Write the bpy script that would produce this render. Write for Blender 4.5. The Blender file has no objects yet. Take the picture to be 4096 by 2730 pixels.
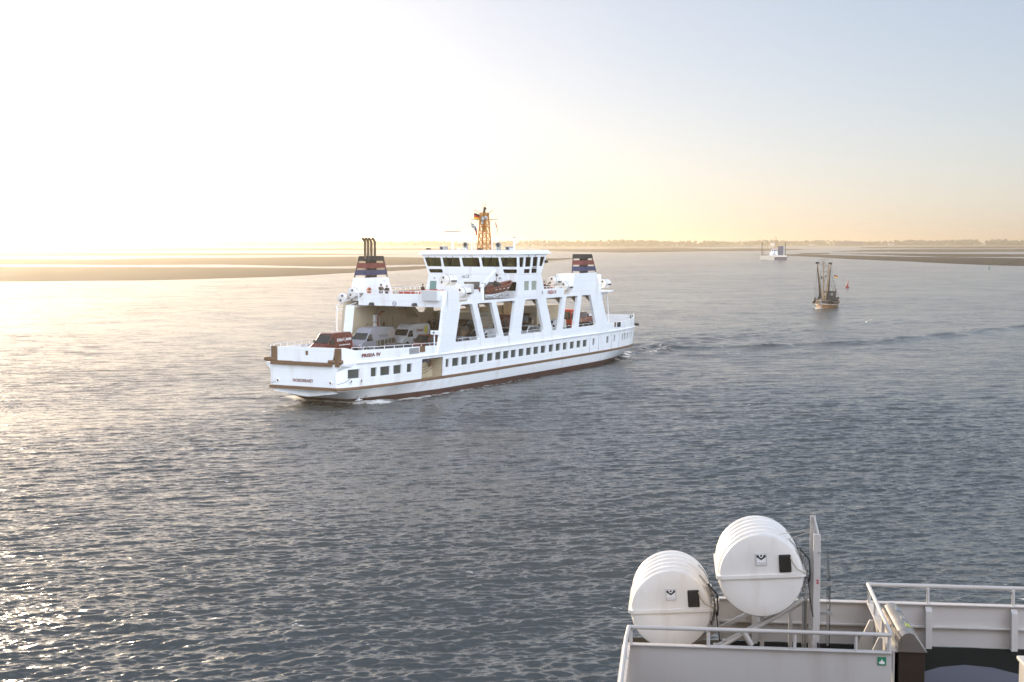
import bpy, bmesh, math, random
import numpy as np
from mathutils import Vector, Matrix, Euler
from mathutils.geometry import tessellate_polygon
R = math.radians
random.seed(7)
SC = bpy.context.scene
COL = SC.collection
# ---------------------------------------------------------------- camera
CAMH = 16.5
cam = bpy.data.objects.new('camera', bpy.data.cameras.new('camera'))
COL.objects.link(cam)
cam.data.lens = 50.0; cam.data.sensor_width = 36.0
cam.data.clip_start = 0.2; cam.data.clip_end = 90000
cam.location = (0, 0, CAMH)
cam.rotation_euler = (R(90 - 4.0), 0, 0)
SC.camera = cam
# ---------------------------------------------------------------- sky, sun, exposure
SUN_AZ, SUN_EL = R(-29), R(15)      # azimuth measured from +Y towards +X
world = bpy.data.worlds.new('World'); SC.world = world; world.use_nodes = True
nt = world.node_tree; nt.nodes.clear()
sky = nt.nodes.new('ShaderNodeTexSky'); sky.sky_type = 'NISHITA'; sky.sun_disc = False
sky.sun_elevation = SUN_EL; sky.sun_rotation = SUN_AZ
sky.altitude = 0; sky.air_density = 0.8; sky.dust_density = 0.8; sky.ozone_density = 2.5
bgn = nt.nodes.new('ShaderNodeBackground'); bgn.inputs[1].default_value = 0.15
out = nt.nodes.new('ShaderNodeOutputWorld')
hs = nt.nodes.new('ShaderNodeHueSaturation'); hs.inputs['Saturation'].default_value = 1.0
nt.links.new(sky.outputs[0], hs.inputs['Color']); gm = nt.nodes.new('ShaderNodeGamma'); gm.inputs[1].default_value = .56
nt.links.new(hs.outputs[0], gm.inputs[0]); # added cloud glow, made up to fill the shaded hull from behind the viewer
wtc = nt.nodes.new('ShaderNodeTexCoord'); wdot = nt.nodes.new('ShaderNodeVectorMath'); wdot.operation = 'DOT_PRODUCT'; wdot.inputs[1].default_value = (.30, -.93, .20)
nt.links.new(wtc.outputs['Generated'], wdot.inputs[0])
wmr = nt.nodes.new('ShaderNodeMapRange'); wmr.interpolation_type = 'SMOOTHSTEP'; wmr.inputs[1].default_value = .15; wmr.inputs[2].default_value = .75; nt.links.new(wdot.outputs['Value'], wmr.inputs[0])
wnz = nt.nodes.new('ShaderNodeTexNoise'); wnz.inputs['Scale'].default_value = 2.2; wnz.inputs['Detail'].default_value = 6; nt.links.new(wtc.outputs['Generated'], wnz.inputs['Vector'])
wml = nt.nodes.new('ShaderNodeMath'); wml.operation = 'MULTIPLY'; nt.links.new(wmr.outputs[0], wml.inputs[0])
wrr = nt.nodes.new('ShaderNodeMapRange'); wrr.inputs[3].default_value = .5; wrr.inputs[4].default_value = 1.3; nt.links.new(wnz.outputs[0], wrr.inputs[0]); nt.links.new(wrr.outputs[0], wml.inputs[1])
wmx = nt.nodes.new('ShaderNodeMixRGB'); wmx.blend_type = 'ADD'; wmx.inputs[0].default_value = 1
wcl = nt.nodes.new('ShaderNodeVectorMath'); wcl.operation = 'SCALE'; wcl.inputs[0].default_value = (9.0, 9.9, 11.6); nt.links.new(wml.outputs[0], wcl.inputs['Scale'])
wtn = nt.nodes.new('ShaderNodeMixRGB'); wtn.blend_type = 'MULTIPLY'; wtn.inputs[0].default_value = 1; wtn.inputs[2].default_value = (1.03, .985, 1.0, 1)
nt.links.new(gm.outputs[0], wtn.inputs[1]); nt.links.new(wtn.outputs[0], wmx.inputs[1]); nt.links.new(wcl.outputs[0], wmx.inputs[2]); nt.links.new(wmx.outputs[0], bgn.inputs[0]); nt.links.new(bgn.outputs[0], out.inputs[0])
sl = bpy.data.lights.new('sun', 'SUN'); sl.energy = 4.4; sl.angle = R(0.6); sl.color = (1.0, .80, .56)
sun = bpy.data.objects.new('sun', sl); COL.objects.link(sun)
sd = Vector((math.sin(SUN_AZ) * math.cos(SUN_EL), math.cos(SUN_AZ) * math.cos(SUN_EL), math.sin(SUN_EL)))
sun.rotation_euler = sd.to_track_quat('Z', 'Y').to_euler()
sun.location = sd * 200
SC.view_settings.view_transform = 'Standard'; SC.view_settings.look = 'None'
SC.view_settings.exposure = 0.90; SC.view_settings.gamma = 1
# ---------------------------------------------------------------- helpers
def setp(o, label=None, cat=None, group=None, kind=None):
    if label: o['label'] = label
    if cat: o['category'] = cat
    if group: o['group'] = group
    if kind: o['kind'] = kind
    return o
class NT:
    def __init__(s, name):
        s.m = bpy.data.materials.new(name); s.m.use_nodes = True; s.t = s.m.node_tree
        s.b = s.t.nodes['Principled BSDF']
    def n(s, k, **kw):
        x = s.t.nodes.new('ShaderNode' + k)
        for a, v in kw.items():
            if a.startswith('i_'):
                a = a[2:]; a = int(a) if a.isdigit() else a.replace('_', ' ')
                x.inputs[a].default_value = v
            else: setattr(x, a, v)
        return x
    def l(s, a, b): s.t.links.new(a, b)
    def math(s, op, a, b=None, c=None):
        x = s.n('Math', operation=op)
        for i, v in enumerate((a, b, c)):
            if v is None: continue
            if isinstance(v, (int, float)): x.inputs[i].default_value = v
            else: s.l(v, x.inputs[i])
        return x.outputs[0]
def c4(c): return (c[0], c[1], c[2], 1)
def mat(name, col, rough=.5, metal=0, var=.12, scale=1.5, bump=0, spec=.5, coat=0, grime=0, seams=False):
    """painted / plastic / metal surface: base colour with fine noise wear, roughness variation"""
    t = NT(name); b = t.b
    tc = t.n('TexCoord'); nz = t.n('TexNoise', i_Scale=scale, i_Detail=5.0, i_Roughness=.6); t.l(tc.outputs['Object'], nz.inputs['Vector'])
    mx = t.n('MixRGB'); mx.inputs[1].default_value = c4([x * (1 - var) for x in col]); mx.inputs[2].default_value = c4([min(1, x * (1 + var)) for x in col])
    t.l(nz.outputs[0], mx.inputs[0]); last = mx.outputs[0]
    if grime:
        n2 = t.n('TexNoise', i_Scale=scale * .8, i_Detail=6.0); mp = t.n('Mapping'); mp.inputs['Scale'].default_value = (2.2, 2.2, .35)
        t.l(tc.outputs['Object'], mp.inputs[0]); t.l(mp.outputs[0], n2.inputs['Vector'])
        rp = t.n('ValToRGB'); rp.color_ramp.elements[0].position = .56; rp.color_ramp.elements[1].position = .74
        rp.color_ramp.elements[0].color = (0, 0, 0, 1); rp.color_ramp.elements[1].color = (grime, grime, grime, 1)
        t.l(n2.outputs[0], rp.inputs[0])
        m2 = t.n('MixRGB'); m2.inputs[2].default_value = c4([col[0] * .6, col[1] * .5, col[2] * .38]); t.l(rp.outputs[0], m2.inputs[0]); t.l(last, m2.inputs[1]); last = m2.outputs[0]
    if seams:                     # welded plate seams and thin rust runs below them
        sx = t.n('SeparateXYZ'); t.l(tc.outputs['Object'], sx.inputs[0]); cx = t.n('CombineXYZ'); t.l(sx.outputs[0], cx.inputs[0]); t.l(sx.outputs[2], cx.inputs[1])
        bk = t.n('TexBrick', offset=.37); bk.inputs['Scale'].default_value = 1; bk.inputs['Mortar Size'].default_value = .018; bk.inputs['Mortar Smooth'].default_value = .8; bk.inputs['Brick Width'].default_value = 5.2; bk.inputs['Row Height'].default_value = 1.27
        bk.inputs['Color1'].default_value = (1, 1, 1, 1); bk.inputs['Color2'].default_value = (.955, .96, .965, 1); bk.inputs['Mortar'].default_value = (.80, .79, .77, 1); t.l(cx.outputs[0], bk.inputs['Vector'])
        m3 = t.n('MixRGB', blend_type='MULTIPLY'); m3.inputs[0].default_value = 1; t.l(last, m3.inputs[1]); t.l(bk.outputs['Color'], m3.inputs[2]); last = m3.outputs[0]
        n5 = t.n('TexNoise', i_Scale=1.0, i_Detail=5.0, i_Roughness=.7); mp5 = t.n('Mapping'); mp5.inputs['Scale'].default_value = (3.2, 3.2, .22); t.l(tc.outputs['Object'], mp5.inputs[0]); t.l(mp5.outputs[0], n5.inputs['Vector'])
        r5 = t.n('ValToRGB'); r5.color_ramp.elements[0].position = .63; r5.color_ramp.elements[1].position = .80; r5.color_ramp.elements[1].color = (.55, .55, .55, 1); t.l(n5.outputs[0], r5.inputs[0])
        m6 = t.n('MixRGB'); m6.inputs[2].default_value = (.42, .26, .13, 1); t.l(r5.outputs[0], m6.inputs[0]); t.l(last, m6.inputs[1]); last = m6.outputs[0]
    t.l(last, b.inputs['Base Color'])
    mr = t.n('MapRange'); mr.inputs[3].default_value = max(.02, rough - .08); mr.inputs[4].default_value = min(1, rough + .1)
    t.l(nz.outputs[0], mr.inputs[0]); t.l(mr.outputs[0], b.inputs['Roughness'])
    b.inputs['Metallic'].default_value = metal
    b.inputs['Specular IOR Level'].default_value = spec
    if coat: b.inputs['Coat Weight'].default_value = coat
    if bump:
        bp = t.n('Bump', i_Strength=bump, i_Distance=.02); n3 = t.n('TexNoise', i_Scale=scale * 8, i_Detail=4.0)
        t.l(tc.outputs['Object'], n3.inputs['Vector']); t.l(n3.outputs[0], bp.inputs['Height']); t.l(bp.outputs[0], b.inputs['Normal'])
    return t.m
class MB:
    """collects shapes and links them as one mesh object"""
    def __init__(s): s.v = []; s.f = []; s.m = []; s.cur = 0
    def mi(s, i): s.cur = i; return s
    def add(s, vs, fs):
        o = len(s.v); s.v += [tuple(map(float, p)) for p in vs]
        for f in fs: s.f.append([i + o for i in f]); s.m.append(s.cur)
        return s
    def box(s, x0, x1, y0, y1, z0, z1):
        return s.hexa([(x0, y0, z0), (x1, y0, z0), (x1, y1, z0), (x0, y1, z0)], [(x0, y0, z1), (x1, y0, z1), (x1, y1, z1), (x0, y1, z1)])
    def hexa(s, lo, hi):
        return s.add(list(lo) + list(hi), [(3, 2, 1, 0), (4, 5, 6, 7), (0, 1, 5, 4), (1, 2, 6, 5), (2, 3, 7, 6), (3, 0, 4, 7)])
    def ring(s, rings, closed=True, cap=(True, True)):
        """loft through a list of rings of equal length"""
        n = len(rings[0]); vs = [p for r in rings for p in r]; fs = []
        for i in range(len(rings) - 1):
            for j in range(n if closed else n - 1):
                a = i * n + j; b = i * n + (j + 1) % n
                fs.append((a, b, b + n, a + n))
        if cap[0]: fs.append(tuple(range(n))[::-1])
        if cap[1]: fs.append(tuple(range((len(rings) - 1) * n, len(rings) * n)))
        return s.add(vs, fs)
    def tube(s, pts, r, n=8, r2=None):
        pts = [Vector(p) for p in pts]; rings = []
        for i, p in enumerate(pts):
            d = (pts[min(i + 1, len(pts) - 1)] - pts[max(i - 1, 0)])
            if d.length < 1e-6: d = Vector((0, 0, 1))
            d.normalize(); a = d.orthogonal() if i == 0 else (a - d * a.dot(d))
            a.normalize(); b = d.cross(a)
            rr = r if r2 is None else r + (r2 - r) * i / (len(pts) - 1)
            rings.append([p + (a * math.cos(k * 2 * math.pi / n) + b * math.sin(k * 2 * math.pi / n)) * rr for k in range(n)])
        return s.ring(rings)
    def rev(s, prof, n=16, axis='z', c=(0, 0, 0), sc=(1, 1, 1), a0=0, a1=2 * math.pi):
        """prof: list of (radius, height)"""
        rings = []; full = abs(a1 - a0 - 2 * math.pi) < 1e-6
        for r, h in prof:
            ring = []
            for k in range(n if full else n + 1):
                t = a0 + (a1 - a0) * k / n; x, y = r * math.cos(t), r * math.sin(t)
                p = {'z': (x, y, h), 'x': (h, x, y), 'y': (y, h, x)}[axis]
                ring.append((c[0] + p[0] * sc[0], c[1] + p[1] * sc[1], c[2] + p[2] * sc[2]))
            rings.append(ring)
        return s.ring(rings, cap=(prof[0][0] > 1e-4, prof[-1][0] > 1e-4))
    def sph(s, c, r, n=12, m=8, sc=(1, 1, 1)):
        return s.rev([(max(1e-5, r * math.sin(math.pi * i / m)), -r * math.cos(math.pi * i / m)) for i in range(m + 1)], n, 'z', c, sc)
    def slab(s, outer, holes, f, t0, t1):
        """polygon with holes in 2D; f(a, b, t) -> 3D point; t0, t1 the two faces"""
        loops = [outer] + holes
        tri = tessellate_polygon([[Vector((a, b, 0)) for a, b in L] for L in loops])
        P = [p for L in loops for p in L]; n = len(P)
        vs = [f(a, b, t0) for a, b in P] + [f(a, b, t1) for a, b in P]
        fs = [t for t in tri] + [tuple(i + n for i in t[::-1]) for t in tri]
        o = 0
        for L in loops:
            k = len(L)
            for i in range(k): fs.append((o + i, o + (i + 1) % k, o + (i + 1) % k + n, o + i + n))
            o += k
        return s.add(vs, fs)
    def build(s, name, mats, parent=None, smooth=False, loc=None, rot=None, bevel=0, normals=True):
        me = bpy.data.meshes.new(name); me.from_pydata(s.v, [], s.f)
        if not isinstance(mats, (list, tuple)): mats = [mats]
        for m in mats: me.materials.append(m)
        me.polygons.foreach_set('material_index', s.m)
        if normals:
            bm = bmesh.new(); bm.from_mesh(me); bmesh.ops.remove_doubles(bm, verts=bm.verts, dist=1e-4) if smooth else None
            bmesh.ops.recalc_face_normals(bm, faces=bm.faces); bm.to_mesh(me); bm.free()
        if smooth:
            me.polygons.foreach_set('use_smooth', [True] * len(me.polygons))
            if smooth != 'all':
                me.set_sharp_from_angle(angle=R(smooth if smooth is not True else 40))
        o = bpy.data.objects.new(name, me); COL.objects.link(o)
        if parent is not None: o.parent = parent
        if loc is not None: o.location = loc
        if rot is not None: o.rotation_euler = rot
        if bevel:
            b = o.modifiers.new('bevel', 'BEVEL'); b.width = bevel; b.segments = 2; b.limit_method = 'ANGLE'; b.angle_limit = R(35)
        return o
def empty(name, loc=(0, 0, 0), rz=0, label=None, cat=None, group=None, mw=None):
    o = bpy.data.objects.new(name, None); COL.objects.link(o); o.empty_display_size = .3
    if mw is not None: o.matrix_world = mw
    else: o.location = loc; o.rotation_euler = (0, 0, rz)
    return setp(o, label, cat, group)
def rpoly(pts, r=.2, n=4):
    """polygon with rounded corners"""
    out = []; k = len(pts)
    for i in range(k):
        p = Vector(pts[i]); a = Vector(pts[i - 1]) - p; b = Vector(pts[(i + 1) % k]) - p
        rr = min(r, a.length * .45, b.length * .45)
        A = p + a.normalized() * rr; B = p + b.normalized() * rr
        for j in range(n + 1):
            t = j / n; q = A * (1 - t) ** 2 + p * 2 * t * (1 - t) + B * t * t
            out.append((q.x, q.y))
    return out
FONT = {}
def text(body, size, name, m, parent, mtx, width=None, bold=0, depth=.004, stretch=1.0, shear=0, spacing=1.0):
    """text turned into a mesh; mtx maps text plane (x right, y up) to parent space"""
    cu = bpy.data.curves.new(name, 'FONT'); cu.body = body; cu.size = size; cu.extrude = depth; cu.offset = bold
    cu.align_x = 'CENTER'; cu.align_y = 'CENTER'; cu.shear = shear; cu.space_character = spacing; cu.resolution_u = 3
    to = bpy.data.objects.new(name + '_src', cu); COL.objects.link(to)
    dg = bpy.context.evaluated_depsgraph_get(); me = bpy.data.meshes.new_from_object(to.evaluated_get(dg))
    COL.objects.unlink(to); bpy.data.objects.remove(to); bpy.data.curves.remove(cu)
    me.transform(Matrix.Diagonal((stretch, 1, 1, 1)))
    if width:
        xs = [v.co.x for v in me.vertices]; me.transform(Matrix.Diagonal((width / (max(xs) - min(xs)), 1, 1, 1)))
    me.transform(mtx); me.materials.clear(); me.materials.append(m)
    o = bpy.data.objects.new(name, me); COL.objects.link(o); o.parent = parent
    return o
def plane_mtx(org, right, up):
    r = Vector(right).normalized(); u = Vector(up).normalized(); n = r.cross(u)
    m = Matrix((r, u, n)).transposed().to_4x4(); m.translation = Vector(org); return m
OSHIP = (-11.86782877, 158.47368302, 0)
WROWS, WCOLS, HAZE = 1750, 1600, 1.7e-4
MAT_GLASSD = mat('dark window glass', (.05, .06, .055), .06, var=.3, scale=.8, spec=.9)
WHITE = mat('white ship paint', (.88, .88, .87), .34, var=.03, scale=.5, spec=.45, coat=.12, grime=.35, seams=True)
WHITE2 = mat('white steel gloss', (.86, .86, .85), .3, var=.03, scale=3)
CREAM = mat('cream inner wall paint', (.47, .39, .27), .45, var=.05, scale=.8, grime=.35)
BROWN = mat('brown fender paint', (.17, .095, .05), .5, var=.18, scale=1.2, grime=.4)
ANTIF = mat('red brown antifouling', (.075, .032, .024), .7, var=.25, scale=.9, grime=.5)
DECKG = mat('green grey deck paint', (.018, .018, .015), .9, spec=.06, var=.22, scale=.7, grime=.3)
DECKU = mat('grey upper deck paint', (.22, .22, .20), .6, var=.18, scale=.7)
BLACKP = mat('matt black paint', (.02, .02, .02), .55, var=.3, scale=2)
DARKG = mat('dark grey rubber', (.03, .03, .032), .7, var=.3, scale=3)
FBLACK = mat('funnel black band', (.025, .023, .02), .5, var=.25, scale=1)
FRED = mat('funnel red band', (.17, .04, .032), .5, var=.12, scale=1)
FBLUE = mat('funnel blue band', (.04, .045, .10), .5, var=.12, scale=1)
ORANGE = mat('orange mast paint', (.40, .165, .02), .45, var=.12, scale=1.5)
ORBOAT = mat('orange boat skin', (.17, .055, .032), .5, var=.12, scale=2)
REDB = mat('red bench plastic', (.38, .05, .035), .45, var=.1, scale=2)
REDTXT = mat('red lettering', (.35, .06, .04), .5, var=.1)
BRTXT = mat('brown red lettering', (.16, .022, .012), .5, var=.1)
STEEL = mat('bare steel', (.35, .35, .34), .35, metal=.8, var=.15, scale=3)
GALV = mat('galvanised grey metal', (.40, .40, .40), .5, metal=.5, var=.15, scale=3)
ROPE = mat('pale rope', (.45, .40, .32), .9, var=.2, scale=9)
TYRE = mat('tyre rubber', (.018, .018, .018), .8, var=.2, scale=4)
REDV = mat('red van paint', (.12, .022, .015), .28, var=.06, coat=.5)
SILV = mat('silver vehicle paint', (.30, .30, .33), .3, metal=.3, var=.05, coat=.4)
WHITEV = mat('white vehicle paint', (.56, .56, .56), .28, var=.03, coat=.4)
DARKV = mat('dark brown vehicle paint', (.035, .025, .02), .3, var=.1, coat=.4)
VGLASS = mat('vehicle window glass', (.025, .028, .028), .05, var=.2, spec=1.0)
HEADL = mat('headlight glass', (.75, .76, .74), .12, var=.1, metal=.3)
REDL = mat('red lamp glass', (.55, .02, .01), .2, var=.1)
SKIN = mat('skin', (.45, .27, .19), .6, var=.08)
def see_through(name, tint, mixf=.22):
    m = bpy.data.materials.new(name); m.use_nodes = True; t = m.node_tree; t.nodes.clear()
    o = t.nodes.new('ShaderNodeOutputMaterial'); tr = t.nodes.new('ShaderNodeBsdfTransparent'); gl = t.nodes.new('ShaderNodeBsdfGlossy'); mx = t.nodes.new('ShaderNodeMixShader'); fr = t.nodes.new('ShaderNodeLayerWeight')
    fr.inputs[0].default_value = mixf; tr.inputs[0].default_value = (*tint, 1); gl.inputs['Roughness'].default_value = .04
    t.links.new(fr.outputs['Fresnel'], mx.inputs[0]); t.links.new(tr.outputs[0], mx.inputs[1]); t.links.new(gl.outputs[0], mx.inputs[2]); t.links.new(mx.outputs[0], o.inputs[0])
    return m
TINTG = see_through('green tinted glass', (.42, .47, .36))
CLEARG = see_through('clear acrylic', (.86, .88, .87), .15)
def emis(name, col, s):
    m = bpy.data.materials.new(name); m.use_nodes = True; b = m.node_tree.nodes['Principled BSDF']; b.inputs['Base Color'].default_value = (*col, 1)
    b.inputs['Emission Color'].default_value = (*col, 1); b.inputs['Emission Strength'].default_value = s; return m
LAMPRED = emis('lit red lamp', (1, .08, .03), 4); LAMPYEL = emis('lit yellow lamp', (1, .75, .35), 5)
# ---------------------------------------------------------------- water
def water_material():
    t = NT('sea water'); b = t.b
    b.inputs['IOR'].default_value = 1.46; b.inputs['Specular IOR Level'].default_value = .5
    geo = t.n('NewGeometry'); tc = t.n('TexCoord')
    # wind patches: long streaks of ruffled and calm water
    mp = t.n('Mapping'); mp.inputs['Scale'].default_value = (.004, .0022, 1); mp.inputs['Rotation'].default_value = (0, 0, R(18)); t.l(tc.outputs['Object'], mp.inputs[0])
    patch = t.n('TexNoise', i_Scale=3.0, i_Detail=4.0, i_Roughness=.55, i_Distortion=.8); t.l(mp.outputs[0], patch.inputs['Vector'])
    pr = t.n('MapRange'); pr.inputs[1].default_value = .38; pr.inputs[2].default_value = .62; pr.inputs[3].default_value = .55; pr.inputs[4].default_value = 1.15
    t.l(patch.outputs[0], pr.inputs[0])
    # ripples of several sizes tilt the surface normal directly
    acc = None
    for sc_, amp, det in ((9.0, .42, 2.0), (3.2, .36, 3.0), (.9, .20, 3.0), (.28, .18, 3.0), (.09, .12, 2.0)):
        m2 = t.n('Mapping'); m2.inputs['Scale'].default_value = (sc_ * .5, sc_, sc_); m2.inputs['Rotation'].default_value = (0, 0, R(-12)); t.l(tc.outputs['Object'], m2.inputs[0])
        nz = t.n('TexNoise', i_Scale=1.0, i_Detail=det, i_Roughness=.6); t.l(m2.outputs[0], nz.inputs['Vector'])
        sub = t.n('VectorMath', operation='SUBTRACT'); sub.inputs[1].default_value = (.5, .5, .5); t.l(nz.outputs['Color'], sub.inputs[0])
        ml = t.n('VectorMath', operation='MULTIPLY'); ml.inputs[1].default_value = (amp * 2.2, amp * 2.2, 0); t.l(sub.outputs[0], ml.inputs[0])
        if acc is None: acc = ml.outputs[0]
        else:
            ad = t.n('VectorMath', operation='ADD'); t.l(acc, ad.inputs[0]); t.l(ml.outputs[0], ad.inputs[1]); acc = ad.outputs[0]
    sc = t.n('VectorMath', operation='SCALE'); t.l(acc, sc.inputs[0])
    ln = t.n('VectorMath', operation='LENGTH'); t.l(tc.outputs['Object'], ln.inputs[0])
    dm = t.n('MapRange'); dm.inputs[1].default_value = 60; dm.inputs[2].default_value = 420; dm.inputs[3].default_value = 1.0; dm.inputs[4].default_value = 1.15; t.l(ln.outputs['Value'], dm.inputs[0])
    t.l(t.math('MULTIPLY', pr.outputs[0], dm.outputs[0]), sc.inputs['Scale'])
    ad = t.n('VectorMath', operation='ADD'); t.l(geo.outputs['Normal'], ad.inputs[0]); t.l(sc.outputs[0], ad.inputs[1])
    nn = t.n('VectorMath', operation='NORMALIZE'); t.l(ad.outputs[0], nn.inputs[0]); t.l(nn.outputs[0], b.inputs['Normal'])
    b.inputs['Roughness'].default_value = .13
    # murky body colour, white where the foam attribute is high
    fo = t.n('Attribute', attribute_name='foam'); fn = t.n('TexNoise', i_Scale=1.6, i_Detail=7.0, i_Roughness=.7); t.l(tc.outputs['Object'], fn.inputs['Vector'])
    # stray flecks of foam drifting on the chop
    mf = t.n('Mapping'); mf.inputs['Scale'].default_value = (.10, .22, 1); t.l(tc.outputs['Object'], mf.inputs[0]); f2 = t.n('TexNoise', i_Scale=1.0, i_Detail=2.0); t.l(mf.outputs[0], f2.inputs['Vector'])
    mg = t.n('Mapping'); mg.inputs['Scale'].default_value = (.9, 2.6, 1); t.l(tc.outputs['Object'], mg.inputs[0]); f3 = t.n('TexNoise', i_Scale=1.0, i_Detail=4.0, i_Roughness=.65); t.l(mg.outputs[0], f3.inputs['Vector'])
    fl = t.math('MULTIPLY', t.math('MAXIMUM', t.math('SUBTRACT', f2.outputs[0], .56), 0), t.math('MAXIMUM', t.math('SUBTRACT', f3.outputs[0], .60), 0)); fl = t.math('MULTIPLY', fl, 70)
    k = t.math('MULTIPLY', t.math('ADD', t.math('SUBTRACT', t.math('ADD', fo.outputs['Fac'], fn.outputs[0]), .98), fl), 5.0)
    k.node.use_clamp = True
    mx = t.n('MixRGB'); mx.inputs[1].default_value = (.016, .020, .022, 1); mx.inputs[2].default_value = (.72, .70, .66, 1); t.l(k, mx.inputs[0])
    n4 = t.n('TexNoise', i_Scale=.02, i_Detail=2.0); t.l(tc.outputs['Object'], n4.inputs['Vector'])
    m3 = t.n('MixRGB'); m3.inputs[1].default_value = (.034, .050, .060, 1); m3.inputs[2].default_value = (.085, .078, .060, 1); t.l(n4.outputs[0], m3.inputs[0]); t.l(m3.outputs[0], mx.inputs[1])
    t.l(mx.outputs[0], b.inputs['Base Color'])
    rr = t.n('MapRange'); rr.inputs[3].default_value = .19; rr.inputs[4].default_value = .6; t.l(k, rr.inputs[0]); t.l(rr.outputs[0], b.inputs['Roughness'])
    return t.m
def dist_to_line(X, Y, pts):
    """distance to a polyline and the fraction along it, on numpy grids"""
    best = np.full(X.shape, 1e9); side = np.zeros(X.shape); frac = np.zeros(X.shape)
    L = [0]
    for a, b in zip(pts[:-1], pts[1:]): L.append(L[-1] + math.dist(a, b))
    for i, (a, b) in enumerate(zip(pts[:-1], pts[1:])):
        dx, dy = b[0] - a[0], b[1] - a[1]; l2 = dx * dx + dy * dy
        t = np.clip(((X - a[0]) * dx + (Y - a[1]) * dy) / l2, 0, 1)
        px, py = X - (a[0] + t * dx), Y - (a[1] + t * dy); d = np.hypot(px, py); s = (px * dy - py * dx) / math.sqrt(l2)
        k = d < best; best = np.where(k, d, best); side = np.where(k, s, side); frac = np.where(k, (L[i] + t * math.sqrt(l2)) / L[-1], frac)
    return best, side, frac
SHIP_O = Vector(OSHIP); SHIP_YAW = R(28.5)
SF = Vector((-math.sin(SHIP_YAW), -math.cos(SHIP_YAW), 0)); SP = Vector((math.cos(SHIP_YAW), -math.sin(SHIP_YAW), 0))
SHIP_M = Matrix(((SF.x, SP.x, 0, SHIP_O.x), (SF.y, SP.y, 0, SHIP_O.y), (0, 0, 1, 0), (0, 0, 0, 1)))
def build_water():
    NR, NC = WROWS, WCOLS
    yy = np.linspace(0, 1, NR) ** 1.0
    dep = np.arctan(np.tan(R(19.5)) * (1 - yy) + yy * np.tan(R(.42)))
    rad = CAMH / np.tan(dep)
    ang = np.linspace(R(-27), R(27), NC)
    Rr, A = np.meshgrid(rad, ang, indexing='ij'); X = Rr * np.sin(A); Y = Rr * np.cos(A)
    dr = np.gradient(rad)[:, None]
    rng = np.random.RandomState(3); Z = np.zeros_like(X)
    lam = np.exp(np.linspace(math.log(.28), math.log(5.0), 96)); head = R(-80)
    for i, l in enumerate(lam):
        k = 2 * math.pi / l; th = head + rng.normal(0, .34); ph = rng.uniform(0, 6.28)
        s = .034 * (1.0 if l < 1.0 else (1.0 / l) ** .9)
        att = np.clip((l / dr - 2.2) / 2.5, 0, 1)
        if att.max() <= 0: continue
        n0 = int(np.argmin(att[:, 0] > 0)) or NR
        ph2 = k * (X[:n0] * math.cos(th) + Y[:n0] * math.sin(th)) + ph
        w = np.sin(ph2); w = w + .34 * np.cos(2 * ph2) if l > .5 else w
        Z[:n0] += s / k * w * att[:n0]
    # slow modulation so the chop comes in groups
    mod = 1 + .30 * np.sin(X * .05 + Y * .021 + 1) * np.sin(Y * .033 - X * .013) + .2 * np.sin(X * .11 - Y * .07)
    Z *= mod
    # ferry: hull washes, stern wake
    c, s_ = math.cos(SHIP_YAW), math.sin(SHIP_YAW)
    U = (X - SHIP_O.x) * SF.x + (Y - SHIP_O.y) * SF.y; V = (X - SHIP_O.x) * SP.x + (Y - SHIP_O.y) * SP.y
    foam = np.zeros_like(X); rnd = np.sin(X * 2.1 + 3 * np.sin(Y * .9)) * np.sin(Y * 1.7 + 2 * np.sin(X * .8))
    bw = np.interp(U, [-54, -50, -40, 0, 8, 12, 14.5, 19], [3.5, 4.6, 5.9, 6.5, 5.9, 4.6, 3.2, 0])
    edge = np.abs(V) - bw
    hull = (U < 15.5) & (U > -52)
    foam = np.where(hull, .66 * np.exp(-np.clip(edge, 0, 9) / .5) * (1 - .6 * np.clip((12 - U) / 60, 0, 1)), foam)
    foam = np.maximum(foam, np.where((U > 11.5), 0.70 * np.exp(-((np.hypot(U - 13.2, V * .38) - 1.9) / 1.1) ** 2), 0))
    Z += np.where(U > 9, .26 * np.exp(-((np.hypot(U - 13.0, V * .42) - 1.9) / 1.2) ** 2), 0)
    st = np.clip(-50 - U, 0, 400)
    tr = np.where(U < -48, np.exp(-(V / (5.2 + st * .05)) ** 2), 0)
    Z += tr * np.exp(-st / 45) * .22 * (np.sin(X * 1.3 + 2 * np.sin(Y * .5)) + np.sin(Y * 1.1 + X * .4))
    foam = np.maximum(foam, tr * (.75 * np.exp(-st / 9) + .40 * np.exp(-st / 30)) * (.8 + .45 * rnd))
    for pts, amp, wd in (([(21, 212), (23, 219), (37, 220.5), (59, 232), (99, 274), (190, 380)], .52, .85),
                         ([(23, 224), (27.7, 240.7), (38.5, 243), (60, 268), (95, 320)], .30, 1.5),
                         ([(19, 207), (26, 206), (40, 208), (66, 222)], .18, 1.1)):
        d, sd_, fr = dist_to_line(X, Y, pts); a = amp * np.clip(1.25 - fr * .55, .2, 1)
        for off, g in ((0, 1), (wd * 2.1, .7), (wd * 4.2, .4), (-wd * 2.1, .45)):
            Z += a * g * np.exp(-((sd_ + off + .5 * np.sin(X * .31 + Y * .5)) / wd) ** 2) * (d < 30) * np.clip(fr * 25, 0, 1) * np.clip((1 - fr) * 6, 0, 1) * (.8 + .3 * np.sin(X * .35 + Y * .2))
        foam = np.maximum(foam, .55 * np.exp(-(d / .8) ** 2) * np.clip(1 - fr * 2.6, 0, 1) * (.75 + .5 * rnd))
    # fishing boat wash
    bx, by, bd = 77.3, 349.2, R(-100)
    fu = (X - 78.2) * -.381 + (Y - 356) * -.925; fv = (X - 78.2) * .925 + (Y - 356) * -.381
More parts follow.
